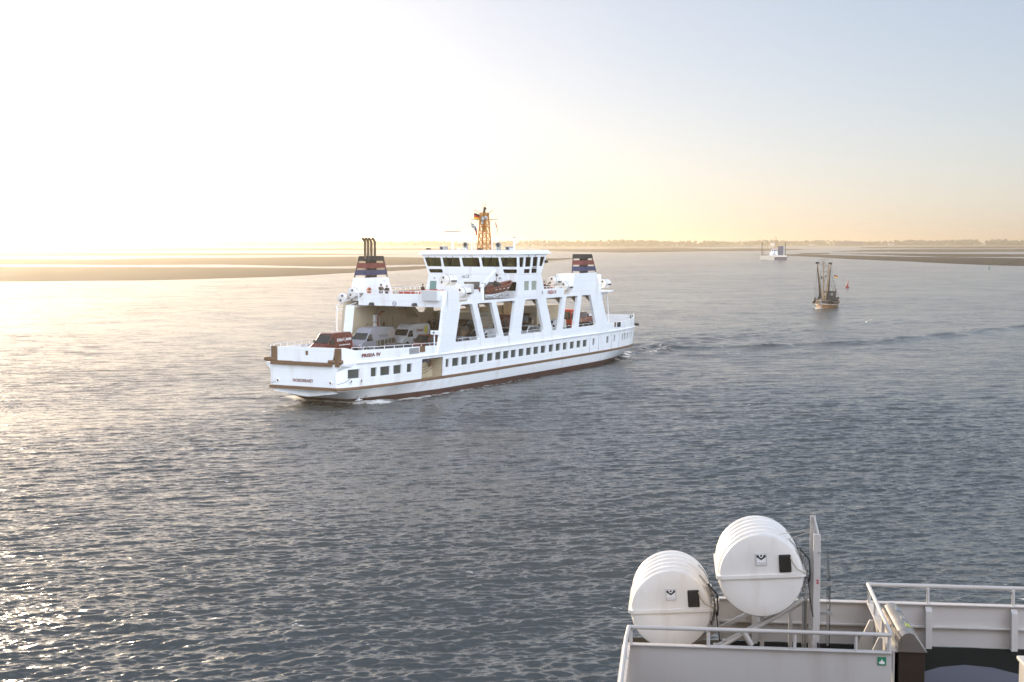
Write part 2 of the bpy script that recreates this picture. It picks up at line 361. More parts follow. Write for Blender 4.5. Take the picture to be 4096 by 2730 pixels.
    d1 = np.abs(np.abs(fv) - np.clip((9 - fu) * .33, 0, 60))
    foam = np.maximum(foam, np.where(fu < 10, .85 * np.exp(-(d1 / .9) ** 2) * np.exp(-np.clip(9 - fu, 0, 400) / 14), 0))
    Z += np.where(fu < 9, .22 * np.exp(-(d1 / 2.2) ** 2) * np.exp(-np.clip(9 - fu, 0, 400) / 90), 0)
    # keep the grid flat at its outer edges, where the plain sheet carries on
    Z *= np.clip((R(27) - np.abs(A)) / R(1.0), 0, 1) * np.clip((NR - 1 - np.arange(NR))[:, None] / 12, 0, 1) * np.clip(np.arange(NR)[:, None] / 12, 0, 1)
    n = NR * NC; co = np.stack([X, Y, Z], -1).reshape(-1, 3)
    idx = np.arange(n).reshape(NR, NC); q = np.stack([idx[:-1, :-1], idx[:-1, 1:], idx[1:, 1:], idx[1:, :-1]], -1).reshape(-1, 4)[:, ::-1]
    # the rest of the sheet: out to the horizon and all round
    ex = []; eq = []
    def strip(a, b):
        o = n + len(ex)
        for p, r_ in zip(a, b): ex.append((p[0], p[1], 0)); ex.append((r_[0], r_[1], 0))
        for i in range(len(a) - 1): eq.append((o + 2 * i, o + 2 * i + 1, o + 2 * i + 3, o + 2 * i + 2))
    P = lambda r_, t: (r_ * math.sin(t), r_ * math.cos(t))
    fw = np.linspace(R(-27), R(27), 60); rN = rad[-1]; r0 = rad[0]
    for ra, rb in ((rN, 6000), (6000, 14000), (14000, 33000)): strip([P(ra, t) for t in fw], [P(rb, t) for t in fw])
    bk = np.linspace(R(27), R(333), 80)
    for ra, rb in ((r0, 300), (300, 3000), (3000, 33000)): strip([P(ra, t) for t in bk], [P(rb, t) for t in bk])
    al = np.linspace(0, R(360), 73); strip([P(.01, t) for t in al], [P(r0, t) for t in al])
    eq = [tuple(f) for f in eq]
    me = bpy.data.meshes.new('water'); exa = np.array(ex); nv = n + len(ex)
    me.vertices.add(nv); me.vertices.foreach_set('co', np.concatenate([co, exa]).astype('f').ravel())
    F = np.concatenate([q, np.array(eq)]); nf = len(F)
    # make every face look up
    P3 = np.concatenate([co, exa]); a = P3[F[:, 1]] - P3[F[:, 0]]; b = P3[F[:, 2]] - P3[F[:, 0]]; nzs = a[:, 0] * b[:, 1] - a[:, 1] * b[:, 0]
    F = np.where(nzs[:, None] < 0, F[:, ::-1], F)
    me.loops.add(nf * 4); me.loops.foreach_set('vertex_index', F.astype('i').ravel()); me.polygons.add(nf)
    me.polygons.foreach_set('loop_start', np.arange(0, nf * 4, 4, dtype='i')); me.polygons.foreach_set('use_smooth', np.ones(nf, dtype=bool))
    at = me.attributes.new('foam', 'FLOAT', 'POINT'); at.data.foreach_set('value', np.concatenate([foam.ravel(), np.zeros(len(ex))]).astype('f'))
    me.update(); me.materials.append(water_material())
    o = bpy.data.objects.new('water', me); COL.objects.link(o); setp(o, kind='structure')
build_water()
# ---------------------------------------------------------------- haze
def build_haze():
    mb = MB(); mb.box(-34000, 34000, -34000, 34000, -1.2, 68)
    m = bpy.data.materials.new('hazy air'); m.use_nodes = True; t = m.node_tree; t.nodes.clear()
    v = t.nodes.new('ShaderNodeVolumePrincipled'); o = t.nodes.new('ShaderNodeOutputMaterial'); t.links.new(v.outputs[0], o.inputs['Volume'])
    v.inputs['Color'].default_value = (.90, .80, .66, 1); v.inputs['Density'].default_value = HAZE; v.inputs['Anisotropy'].default_value = .75
    ob = mb.build('haze', m); setp(ob, kind='stuff')
    ob.display_type = 'WIRE'
build_haze()
# ---------------------------------------------------------------- sandbanks and far shore
def smooth_line(pts, n=8):
    out = []
    for i in range(len(pts) - 1):
        p0 = Vector(pts[max(i - 1, 0)]); p1 = Vector(pts[i]); p2 = Vector(pts[i + 1]); p3 = Vector(pts[min(i + 2, len(pts) - 1)])
        for j in range(n):
            t = j / n
            out.append(tuple(.5 * ((2 * p1) + (-p0 + p2) * t + (2 * p0 - 5 * p1 + 4 * p2 - p3) * t * t + (-p0 + 3 * p1 - 3 * p2 + p3) * t ** 3)))
    out.append(tuple(pts[-1])); return out
def mud_material():
    t = NT('wet tidal mud'); b = t.b; tc = t.n('TexCoord')
    nz = t.n('TexNoise', i_Scale=.03, i_Detail=7.0, i_Roughness=.62); mp = t.n('Mapping'); mp.inputs['Scale'].default_value = (1, .35, 1); t.l(tc.outputs['Object'], mp.inputs[0]); t.l(mp.outputs[0], nz.inputs['Vector'])
    rp = t.n('ValToRGB'); e = rp.color_ramp.elements; e[0].position = .3; e[0].color = (.022, .021, .019, 1); e[1].position = .7; e[1].color = (.052, .049, .042, 1); t.l(nz.outputs[0], rp.inputs[0]); t.l(rp.outputs[0], b.inputs['Base Color'])
    b.inputs['Specular IOR Level'].default_value = .03
    rr = t.n('MapRange'); rr.inputs[1].default_value = .35; rr.inputs[2].default_value = .6; rr.inputs[3].default_value = .7; rr.inputs[4].default_value = .95; t.l(nz.outputs[0], rr.inputs[0]); t.l(rr.outputs[0], b.inputs['Roughness'])
    n2 = t.n('TexNoise', i_Scale=.8, i_Detail=6.0); t.l(tc.outputs['Object'], n2.inputs['Vector']); bp = t.n('Bump', i_Strength=.7, i_Distance=.3); t.l(n2.outputs[0], bp.inputs['Height']); t.l(bp.outputs[0], b.inputs['Normal'])
    return t.m
MUD = mud_material()
def bank(near, far, h=.35):
    """a low sandbank between a near and a far shoreline, both listed left to right"""
    a = smooth_line(near, 10); b = smooth_line(far, 10); n = 90
    def samp(L, t):
        x = t * (len(L) - 1); i = min(int(x), len(L) - 2); f = x - i; return Vector(L[i]) * (1 - f) + Vector(L[i + 1]) * f
    mb = MB(); rows = []
    for s in (0, .03, .12, .3, .5, .7, .88, .97, 1):
        row = []
        for k in range(n + 1):
            t = k / n; p = samp(a, t).lerp(samp(b, t), s)
            j = (math.sin(k * 1.9 + s * 9) + math.sin(k * .71 + 2)) * .5
            w = (samp(b, t) - samp(a, t)).length
            z = min(h, w * .02) * (4 * s * (1 - s)) ** .5 - .03
            row.append((p.x + j * 1.2, p.y + j * 2.0 * (1 if s < 1 else 3), z + (.02 * j if 0 < s < 1 else 0)))
        rows.append(row)
    mb.ring(rows, closed=False, cap=(False, False)); o = mb.build('sandbank', MUD, smooth='all'); return setp(o, kind='structure')
bank([(-430, 545), (-320, 560), (-209.5, 582), (-183, 595), (-154, 604), (-129, 636), (-103, 683), (-85, 750), (-60, 822), (-50, 880), (-9, 1035), (34, 1150)],
     [(-620, 960), (-480, 945), (-337, 938), (-256, 927), (-220, 921), (-186, 916), (-146, 906), (-125, 885), (-99, 872), (-70, 935), (-20, 1065), (36, 1156)])
bank([(-800, 1050), (-500, 1035), (-370, 1030), (-277, 1004), (-240, 1008), (-206, 1016), (-156, 967), (-118, 940), (-80, 1000), (-20, 1090), (40, 1250), (66, 1420)],
     [(-1100, 1420), (-700, 1380), (-492, 1368), (-392, 1322), (-361, 1417), (-293, 1443), (-240, 1500), (-177, 1556), (-110, 1500), (-40, 1400), (30, 1400), (68, 1430)])
bank([(-1400, 1640), (-700, 1640), (-480, 1650), (-300, 1720), (-150, 1800)], [(-1800, 2150), (-900, 2150), (-560, 2100), (-330, 2000), (-148, 1810)])
bank([(-2600, 2600), (-1200, 2550), (-700, 2500), (-300, 2700), (60, 2900)], [(-3600, 4000), (-1800, 3900), (-900, 3800), (-200, 3500), (64, 2920)])
# right-hand banks
bank([(298, 1745), (325, 1607), (317, 1345), (326, 1213), (327, 1080), (334, 993), (346, 962), (420, 900), (560, 860)],
     [(300, 1752), (373, 1847), (400, 1720), (425, 1580), (469, 1508), (505, 1400), (463, 1289), (560, 1240), (760, 1200)])
bank([(470, 1513), (480, 1520), (510, 1524), (549, 1532), (640, 1540), (860, 1560)], [(400, 1850), (451, 2028), (490, 1990), (528, 1964), (593, 1918), (700, 1850), (900, 1800)][1:])
bank([(372, 1850), (400, 1870), (420, 1900), (440, 1970)], [(374, 1856), (405, 1990), (430, 2040), (452, 2035)])
bank([(521, 2330), (622, 2313), (668, 2209), (800, 2300), (946, 2380), (1300, 2500)], [(538, 2379), (735, 2877), (947, 3132), (1040, 3132), (1125, 3132), (1600, 3200)])
bank([(878, 3586), (1000, 3500), (1234, 3436), (1700, 3500)], [(1027, 4193), (1300, 4600), (1700, 5000), (2400, 5377)])
bank([(168, 2117), (264, 2292), (335, 2412), (422, 2499), (519, 2693), (600, 2900)], [(200, 3200), (282, 3557), (437, 3801), (464, 3343), (585, 3468), (640, 3200)])
bank([(60, 2500), (110, 2300), (168, 2117)], [(60, 3300), (120, 3300), (200, 3200)])
# mainland strip with its dyke
mb = MB()
near = smooth_line([(-9000, 5200), (-3000, 4800), (-800, 4500), (100, 4050), (310, 3910), (593, 4270), (1040, 5100), (2200, 5300), (9000, 5600)], 12)
rows = [[(x, y, -.05) for x, y in near], [(x * 1.003, y + 18, 3.2) for x, y in near], [(x * 1.01, y + 60, 3.4) for x, y in near], [(x * 1.6, y * 1.6, 4.5) for x, y in near]]
mb.ring(rows, closed=False, cap=(False, False))
land = mb.build('mainland', mat('salt marsh grass', (.085, .09, .05), .9, scale=.02, var=.3), smooth=True); setp(land, kind='structure')
# far wood: thousands of leaf clumps that read as one mass
mb = MB(); rw = random.Random(11)
def shore_y(x):
    for (a, b) in zip(near[:-1], near[1:]):
        if a[0] <= x <= b[0]: return a[1] + (b[1] - a[1]) * (x - a[0]) / (b[0] - a[0] + 1e-6)
    return 5000
x = -2600
while x < 2800:
    y = shore_y(x) + rw.uniform(80, 420)
    hgt = 10.5 + 5.0 * (math.sin(x * .0061) * math.sin(x * .0023 + 1) + .55 * math.sin(x * .021 + .7)) + rw.uniform(-2.5, 3.2)
    hgt = (.5 * hgt + 8) * (1.3 if x > 900 else 1.1); w = rw.uniform(10, 24)
    for k in range(10):
        cx_, cz = x + rw.uniform(-w, w), rw.uniform(.12, .85) * hgt; r_ = rw.uniform(.16, .34) * hgt; cy_ = y + rw.uniform(-8, 8)
        vs = [(cx_ + rw.uniform(.7, 1.15) * r_ * math.cos(a) * math.cos(e), cy_ + r_ * math.sin(a) * math.cos(e), 3 + cz + rw.uniform(.6, 1.1) * r_ * math.sin(e)) for e in (-.9, 0, .9) for a in (0, 1.05, 2.1, 3.14, 4.2, 5.24)]
        mb.ring([vs[0:6], vs[6:12], vs[12:18]])
    x += rw.uniform(4.5, 10)
setp(mb.build('far_trees', mat('far foliage', (.055, .07, .035), .95, scale=.05, var=.4), normals=False), kind='stuff')
MAT_FAR = mat('far render wall', (.42, .38, .33), .8, scale=.2); MAT_FARROOF = mat('far roof', (.16, .10, .08), .8, scale=.2); MAT_WHITEFAR = mat('far white wall', (.75, .74, .7), .7, scale=.2)
def far_house(x, y, w, d, hgt, label, m=MAT_FAR, roof=True, cat='house', name='house', win=True):
    e = empty(name, (x, y, 3.2), 0, label, cat)
    b_ = MB(); b_.box(-w / 2, w / 2, -d / 2, d / 2, 0, hgt); b_.build('wall', m, e)
    if roof:
        b_ = MB(); o_ = .4; b_.ring([[(-w / 2 - o_, -d / 2 - o_, hgt), (w / 2 + o_, -d / 2 - o_, hgt), (w / 2 + o_, d / 2 + o_, hgt), (-w / 2 - o_, d / 2 + o_, hgt)], [(-w / 2, 0, hgt + d * .45), (w / 2, 0, hgt + d * .45), (w / 2, .05, hgt + d * .45), (-w / 2, .05, hgt + d * .45)]]); b_.build('roof', MAT_FARROOF, e)
    if win:
        for k in range(max(1, int(w / 6))):
            b_ = MB(); xx = -w / 2 + 2.4 + k * 6; b_.box(xx, xx + 2, -d / 2 - .05, -d / 2 + .02, 1, 2.6); b_.build('window', MAT_GLASSD, e)
    return e
# ================================================================ ferry
FERRY = empty('ferry', label='large white double ended car ferry with orange lattice mast and striped funnels, crossing the channel', cat='ferry', mw=SHIP_M)
def SB(name, mb, m, parent=None, **k): return mb.build(name, m, parent if parent is not None else FERRY, **k)
# --- hull outline at deck level: (u, half breadth)
DK = [(19.0, 4.05), (18.3, 4.55), (17, 5.0), (15, 5.4), (12, 5.85), (8, 6.2), (4, 6.45), (0, 6.6), (-6, 6.66), (-20, 6.68), (-34, 6.62), (-40, 6.45), (-45, 6.15), (-49, 5.65), (-52, 5.0), (-53.8, 4.25), (-54.2, 3.9)]
def interp(L, x):
    for (a, b), (c, d) in zip(L[:-1], L[1:]):
        if c <= x <= a: return b + (d - b) * (x - a) / (c - a)
    return L[0][1] if x > L[0][0] else L[-1][1]
def bd(u): return interp(DK, u)
WIN = [(2.11, 1.40), (.80, -.61), (-1.09, -2.51), (-2.98, -4.40), (-4.86, -6.11), (-6.76, -8.18), (-8.66, -10.10), (-10.53, -11.98), (-12.42, -13.75), (-14.32, -15.72), (-16.22, -17.60), (-18.1, -19.5), (-20.02, -21.4), (-22.2, -23.5), (-24.1, -25.5), (-26.1, -27.4), (-28.15, -29.45), (-30.1, -31.4), (-31.95, -33.3), (-35.0, -35.7), (-39.6, -40.45), (-42.3, -42.9), (-45.45, -46.1), (-46.6, -47.4), (-47.85, -48.6), (-49.0, -49.6), (-50.2, -50.9)]
BOWW = [(17.9, 16.4), (14.9, 14.0), (13.5, 12.0), (11.5, 10.1), (9.2, 8.3)]
DOORO = (6.58, 2.74)
allw = BOWW + WIN
cuts = sorted({round(x, 3) for w in allw + [DOORO] for x in w} | {u for u, _ in DK} | {float(x) for x in range(-52, 19, 4)}, reverse=True)
cuts = [c for c in cuts if -54.2 <= c <= 19]
NC_ = len(cuts)
def level(z):
    """half outline (u, v) at height z for every cut"""
    out = []
    for c in cuts:
        b = bd(c); u = c
        if z >= 1.7:
            b2 = b - .12 * (4.35 - z) / 2.6 * (1 if c < 10 else .3)
            if c < -44: u = c + (4.35 - z) * .12 * (-44 - c) / 10
        else:
            f = (1.7 - z) / 1.7
            kb = max(0, min(1, (c - 3) / 16)); ks = max(0, min(1, (-38 - c) / 16))
            u = c - f * 4.6 * kb ** 1.15 + f * 4.4 * ks ** 1.3
            b2 = (b - .12) * (1 - f * (.09 + .26 * kb + .22 * ks))
        out.append((u, max(b2, .6)))
    return out
ZL = [-1.3, 0, .62, 1.70, 1.95, 2.90, 3.80, 4.10, 4.35]
L = {z: level(z) for z in ZL}
def hull_side(mb, sgn):
    for k in range(len(ZL) - 1):
        z0, z1 = ZL[k], ZL[k + 1]
        for i in range(NC_ - 1):
            a, b = cuts[i], cuts[i + 1]; mid = (a + b) / 2
            if z0 == 2.90 and any(w[1] < mid < w[0] for w in allw): continue
            if sgn > 0 and z0 >= 1.95 and z1 <= 4.1 and DOORO[1] < mid < DOORO[0]: continue
            p = [(L[z0][i][0], sgn * L[z0][i][1], z0), (L[z0][i + 1][0], sgn * L[z0][i + 1][1], z0), (L[z1][i + 1][0], sgn * L[z1][i + 1][1], z1), (L[z1][i][0], sgn * L[z1][i][1], z1)]
            mb.mi(1 if z1 <= .62 else 0).add(p, [(0, 1, 2, 3)])
    mb.mi(0)
hb = MB(); hull_side(hb, 1); hull_side(hb, -1)
for e in (0, -1):                                   # flat bow and stern plates
    for k in range(len(ZL) - 1):
        (u0, v0), (u1, v1) = L[ZL[k]][e], L[ZL[k + 1]][e]
        hb.mi(1 if ZL[k + 1] <= .62 else 0).add([(u0, -v0, ZL[k]), (u0, v0, ZL[k]), (u1, v1, ZL[k + 1]), (u1, -v1, ZL[k + 1])], [(0, 1, 2, 3)])
hb.mi(0)
HULL = SB('hull', hb, [WHITE, ANTIF], smooth=25)
# chevron shaped knuckle below the bow belt
mb = MB(); zc = lambda v: .98 + .47 * abs(v) / 3.9
def ubow(z): return 19 - (1.7 - z) / 1.7 * 4.6 if z < 1.7 else 19.0
for s in (-1, 1):
    a = [(ubow(1.30) + .22, 0, .92), (ubow(1.30) - .02, 0, 1.30), (ubow(1.3) - .3, 0, 1.25), (ubow(.9) - .1, 0, .86)]
    b = [(ubow(1.60) + .10, s * 3.75, 1.42), (ubow(1.62) - .02, s * 3.75, 1.62), (ubow(1.6) - .2, s * 3.7, 1.6), (ubow(1.4) - .1, s * 3.7, 1.38)]
    mb.ring([a, b])
SB('bow_knuckle', mb, WHITE)
# windows: a recess, its pane
def window_recess(uc, z0, z1, sgn, dep=.16, pane=MAT_GLASSD, name='window', parent=None, inner=None):
    u0, u1 = uc
    i0 = cuts.index(round(u0, 3)); i1 = cuts.index(round(u1, 3))
    za, zb = z0, z1; A = L[2.90]; B = L[3.80]
    def P(i, z, d):
        t = (z - 2.9) / .9; u = A[i][0] * (1 - t) + B[i][0] * t; v = A[i][1] * (1 - t) + B[i][1] * t
        return (u, sgn * (v - d), z)
    mb = MB(); out = [P(i0, za, .0), P(i1, za, .0), P(i1, zb, .0), P(i0, zb, .0)]; inn = [P(i0, za, dep), P(i1, za, dep), P(i1, zb, dep), P(i0, zb, dep)]
    mb.add(out + inn, [(0, 1, 5, 4), (1, 2, 6, 5), (2, 3, 7, 6), (3, 0, 4, 7)])
    w = SB(name, mb, inner or WHITE, parent)
    g = MB(); g.add(inn, [(0, 1, 2, 3)]); SB('pane', g, pane, w); return w
for sgn in (1, -1):
    for w in allw: window_recess(w, 2.9, 3.8, sgn, dep=.17)
# opening in the side with a room behind it
mb = MB(); i0, i1 = cuts.index(6.58), cuts.index(2.74); v0 = L[1.95][i0][1] - .01; v1 = L[1.95][i1][1] - .01
mb.add([(6.58, v0 - .005, 1.96), (2.74, v1 - .005, 1.96), (2.74, v1, 4.09), (6.58, v0, 4.09), (6.58, v0 - 1.2, 1.96), (2.74, v1 - 1.2, 1.96), (2.74, v1 - 1.2, 4.09), (6.58, v0 - 1.2, 4.09)], [(0, 1, 5, 4), (1, 2, 6, 5), (2, 3, 7, 6), (3, 0, 4, 7), (4, 5, 6, 7)])
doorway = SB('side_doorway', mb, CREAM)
mb = MB()
for k in range(3): mb.tube([(6.4 - .05 * k, v0 - 1.0, 2.75 + k * .35), (5.4, v0 - .95, 2.45 + k * .3), (4.3, v0 - .95, 2.45 + .3 * k), (2.9, v0 - .8, 2.95 + .3 * k)], .022, 5)
SB('rope', mb, DARKG, doorway)
mb = MB(); rr_ = random.Random(5)
for k in range(14): mb.sph((5.3 - .16 * k + rr_.uniform(-.1, .1), v0 - .9, 3.78 - .12 * math.sin(k * .8) + rr_.uniform(-.12, .1)), .16, 6, 5, (1.2, .7, .8))
SB('folded_net', mb, mat('violet grey netting', (.12, .11, .17), .9, var=.4, scale=6), doorway)
mb = MB(); mb.box(3.15, 3.6, v1 - 1.15, v1 - .9, 3.1, 3.75); SB('locker', mb, BROWN, doorway)
# belts and strake: tubes that follow the outline
def follow(z, r, off=0, u0=19, u1=-54.2, sgns=(1, -1), front=True, back=True, flat=1.0, lev=None):
    mb = MB(); pts = [(u, v) for (u, v) in (lev or L[4.35]) if u1 - .01 <= u <= u0 + .01]
    for s in sgns: mb.ring([[(u, s * (v + off + r * math.cos(a)), z + r * flat * math.sin(a)) for a in [k * math.pi / 4 for k in range(8)]] for u, v in pts])
    return mb
mb = follow(1.88, .10, .0, flat=1.6, lev=level(1.88)); mb.box(19.0, 19.12, -4.15, 4.15, 1.72, 2.04)
bu = level(1.88)[-1]; mb.box(bu[0] - .1, bu[0], -3.9, 3.9, 1.72, 2.04); SB('belt', mb, BROWN, smooth=True)
SB('rubbing_strake', follow(4.42, .13, .02, u0=17.6), WHITE, smooth=True)
# deck plates
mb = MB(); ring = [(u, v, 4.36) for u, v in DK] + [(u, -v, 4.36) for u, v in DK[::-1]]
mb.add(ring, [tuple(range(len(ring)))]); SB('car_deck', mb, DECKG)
# bulwarks round the open ends: port bow, starboard bow, stern
def bulwark(u0, u1, sgn, top, name='bulwark', th=.1):
    mb = MB(); us = [u for u in [u0] + [c for c in cuts if u1 < c < u0] + [u1]]
    ring = []
    for u in us:
        v = bd(u) + .02; zt = top(u)
        ring.append([(u, sgn * v, 4.37), (u, sgn * v, zt), (u, sgn * (v - th), zt), (u, sgn * (v - th), 4.37)])
    mb.ring(ring)
    for k in range(int((u0 - u1) / 1.3)):       # stiffeners inside
        u = u0 - .6 - k * 1.3; v = bd(u) + .02; mb.box(u - .03, u + .03, *sorted((sgn * (v - th - .25), sgn * (v - th))), 4.37, top(u) - .08)
    return SB(name, mb, WHITE)
bowtop = lambda u: 6.0 if u > 18.0 else (6.0 - (18.0 - u) * .75 if u > 17.6 else 5.70 - (17.6 - u) * .02)
bulwark(18.95, 3.35, 1, lambda u: max(5.42, bowtop(u))); bulwark(18.95, 2.7, -1, lambda u: max(5.42, bowtop(u)))
sterntop = lambda u: 5.55 + max(0, -45 - u) * .035
bulwark(-39.6, -54.1, 1, sterntop); bulwark(-37.6, -54.1, -1, lambda u: sterntop(u) + .42)
# railings on the bulwark
def railing(pts, h, n, name='railing', r=.028, mid=0, parent=None, m=None):
    mb = MB(); P3 = [Vector(p) for p in pts]; up = Vector((0, 0, h))
    mb.tube([p + up for p in P3], r, 6)
    for q in range(mid): mb.tube([p + up * (q + 1) / (mid + 1) for p in P3], r * .7, 5)
    Ls = [0]
    for a, b in zip(P3[:-1], P3[1:]): Ls.append(Ls[-1] + (b - a).length)
    for k in range(n + 1):
        d = Ls[-1] * k / n; i = max(j for j in range(len(Ls)) if Ls[j] <= d + 1e-6); i = min(i, len(P3) - 2)
        q = P3[i].lerp(P3[i + 1], (d - Ls[i]) / (Ls[i + 1] - Ls[i])); mb.tube([q, q + up], r, 5)
    return SB(name, mb, m or WHITE2, parent)
railing([(u, bd(u) - .03, max(5.42, bowtop(u))) for u in (17.4, 15, 12, 9, 6, 3.6)], .28, 9)
railing([(u, -bd(u) + .03, max(5.42, bowtop(u))) for u in (17.4, 15, 12, 9, 6, 3.6)], .34, 9)
railing([(u, bd(u) - .03, sterntop(u)) for u in (-40, -43, -46, -49, -51.5, -53.2, -54)], .36, 11)
# bow and stern gates with posts and fenders
def gate(u, d, name):
    """u: plate position, d: +1 at the bow, -1 at the stern"""
    e = empty(name, (u, 0, 4.36)); e.parent = FERRY
    def X(a, b): return sorted((a * d, b * d))
    mb = MB(); x = X(-.12, .04); mb.slab([(-3.1, .17), (3.6, .17), (4.0, 1.66), (-3.1, 1.60)], [[(.35, .83), (.71, .83), (.71, 1.28), (.35, 1.28)]] if d > 0 else [], lambda a, b, t: (t, a, b), x[0], x[1])
    g = mb.build('gate_panel', WHITE, e)
    if d > 0:
        m2 = MB(); m2.box(x[0] + .01, x[1] - .09, .33, .73, .8, 1.3); m2.build('hatch', BROWN, g)
    for s, a, b in ((-1, -3.84, -3.12), (1, 4.02, 4.5)):
        if d < 0: a, b = (-3.6, -3.1) if s < 0 else (3.5, 4.0)
        mb = MB(); mb.box(*X(-.35, .14), a, b, -.22, 1.62); mb.box(*X(-.1, .22), (a + b) / 2 - .03, (a + b) / 2 + .03, -.1, 1.6); mb.build('gate_post', BROWN if d > 0 else BLACKP, e, bevel=.02)
        mb = MB(); mb.tube([(.02 * d, s * 3.2, .26), (-.1 * d, s * 4.55, .28), (-.22 * d, s * 4.78, .28)], .24 if s < 0 else .19, 12); mb.build('corner_fender', BROWN if d > 0 else BLACKP, e, smooth=True)
        mb = MB(); mb.tube([(.0, s * 3.9, 1.2), (0, s * 4.62, 1.2)], .025, 5); mb.build('pin', DARKG, e)
    mb = MB(); mb.box(*X(.0, .28), -3.85, 3.66, -.20, .13); mb.box(*X(-.05, .24), -3.12, -1.2, .131, .2); mb.box(*X(.0, .32), -3.8, 3.6, -.07, -.03)
    mb.build('sill_beam', BROWN, e, bevel=.015)
    return e
gate(19.02, 1, 'bow_gate'); gate(-54.2, -1, 'stern_gate')
# bow sponsons under the corner fenders
for s in (-1, 1):
    mb = MB(); mb.ring([[(18.98, s * 3.9, 4.3), (18.98, s * 4.7, 4.3), (17.2, s * 4.95, 4.34), (17.2, s * 4.2, 4.34)], [(18.96, s * 3.9, 3.55), (18.96, s * 4.04, 3.55), (16.9, s * 4.9, 3.9), (16.9, s * 4.2, 3.9)]]); SB('bow_sponson', mb, WHITE)
# mooring holes and anchor pocket
for (u, v, z, face) in ((19.0, -3.16, 2.49, 'u'), (19.0, 3.35, 2.5, 'u'), (17.5, 0, 2.6, 'v'), (16.2, 0, 2.58, 'v')):
    mb = MB(); r = [(.24, .0), (.24, .05), (.20, .07), (.14, .04), (.13, -.02)]
    if face == 'u': mb.rev(r, 18, 'x', (u, v, z))
    else:
        vv = interp([(a, b) for a, b in level(2.6)], u); mb.rev(r, 18, 'y', (u, vv, z))
    h = SB('mooring_hole', mb, WHITE, smooth=True)
    g = MB()
    if face == 'u': g.sph((u + .02, v + .03, z), .13, 10, 6, (.3, 1, 1))
    else: g.sph((u, vv + .02, z), .13, 10, 6, (1, .3, 1))
    SB('hole', g, BROWN, h)
mb = MB(); mb.tube([(19.03, 3.5, 2.42), (18.9, 4.15, 2.38), (18.3, 4.55, 2.55), (17.6, 4.98, 3.0)], .018, 5); mb.tube([(19.05, -3.3, 2.4), (19.05, -3.8, 2.28), (19.0, -4.1, 2.25)], .018, 5); SB('mooring_line', mb, DARKG)
an = level(.62); ua, va = 14.75, interp([(a, b) for a, b in an], 14.75)
mb = MB(); mb.slab([(ua + .5, .38), (ua + .6, .86), (ua - .75, .86), (ua - .6, .38)], [], lambda a, b, t: (a, interp(level(b), a) + t, b), -.03, .05); SB('anchor_pocket', mb, BROWN)
mb = MB(); mb.box(ua - .05, ua + .05, va - .05, va + .08, .36, .7); mb.tube([(ua + .38, va - .12, .42), (ua, va + .06, .5), (ua - .38, va + .14, .42)], .05, 5); SB('anchor', mb, WHITE2)
# ladder seen in the first bow window
mb = MB(); lv = bd(17.1) - .34
for k in (0, .2): mb.tube([(17.05 - k, lv, 2.92), (17.05 - k, lv, 3.78)], .015, 5)
for k in range(4): mb.tube([(17.05, lv, 3.05 + k * .2), (16.85, lv, 3.05 + k * .2)], .012, 5)
SB('ladder', mb, DARKG)
# --- names
text('NORDERNEY', .42, 'lettering', BRTXT, FERRY, plane_mtx((19.012, 0, 2.60), (0, 1, 0), (0, 0, 1)), width=2.52, bold=.016, depth=.006, spacing=1.1)
def side_text(body, u, z, h, w, m, inset=0.014, v=None, **k):
    vv = (bd(u) + .02 if v is None else v) + inset
    sl_ = 0 if v is not None else (bd(u - .5) - bd(u + .5))
    return text(body, h, 'lettering', m, FERRY, plane_mtx((u, vv, z), (-1, sl_, 0), (0, 0, 1)), width=w, depth=.005, **k)
side_text('FRISIA IV', 14.9, 5.10, .46, 2.7, BRTXT, inset=.03, bold=.02, spacing=1.08)
side_text('FRISIA IV', -23.05, 10.25, .62, 2.35, REDTXT, v=6.612, bold=.008)
# grey panel and brown opening on the port bulwark
def on_side(name, u0, u1, z0, z1, m, d=.02, v=None):
    mb = MB()
    f = (lambda u: bd(u) + .021) if v is None else (lambda u: v)
    mb.hexa([(u0, f(u0), z0), (u1, f(u1), z0), (u1, f(u1) + d, z0), (u0, f(u0) + d, z0)], [(u0, f(u0), z1), (u1, f(u1), z1), (u1, f(u1) + d, z1), (u0, f(u0) + d, z1)])
    return SB(name, mb, m)
on_side('grating', 8.9, 7.2, 4.78, 5.40, GALV); on_side('hatch', 7.05, 6.1, 4.86, 5.5, BROWN, .03)
on_side('hatch', -42.3, -42.9, 4.9, 5.55, BROWN, .02); on_side('grating', -43.4, -44.7, 4.85, 5.5, DARKG, .02)
# sliding side doors aft, as raised plates with seams
for a, b in ((-34.02, -36.99), (-41.36, -44.35)):
    mb = MB(); e = .012
    for (u0, u1, z0, z1) in ((a, a - .06, 2.06, 4.18), (b + .06, b, 2.06, 4.18), (a, b, 4.14, 4.2)):
        vv = lambda u: bd(u) - .08 + .004
        mb.hexa([(u0, vv(u0) - .05, z0), (u1, vv(u1) - .05, z0), (u1, vv(u1) + e, z0), (u0, vv(u0) + e, z0)], [(u0, vv(u0) - .05, z1), (u1, vv(u1) - .05, z1), (u1, vv(u1) + .06 + e, z1), (u0, vv(u0) + .06 + e, z1)])
    SB('door_seam', mb, GALV)
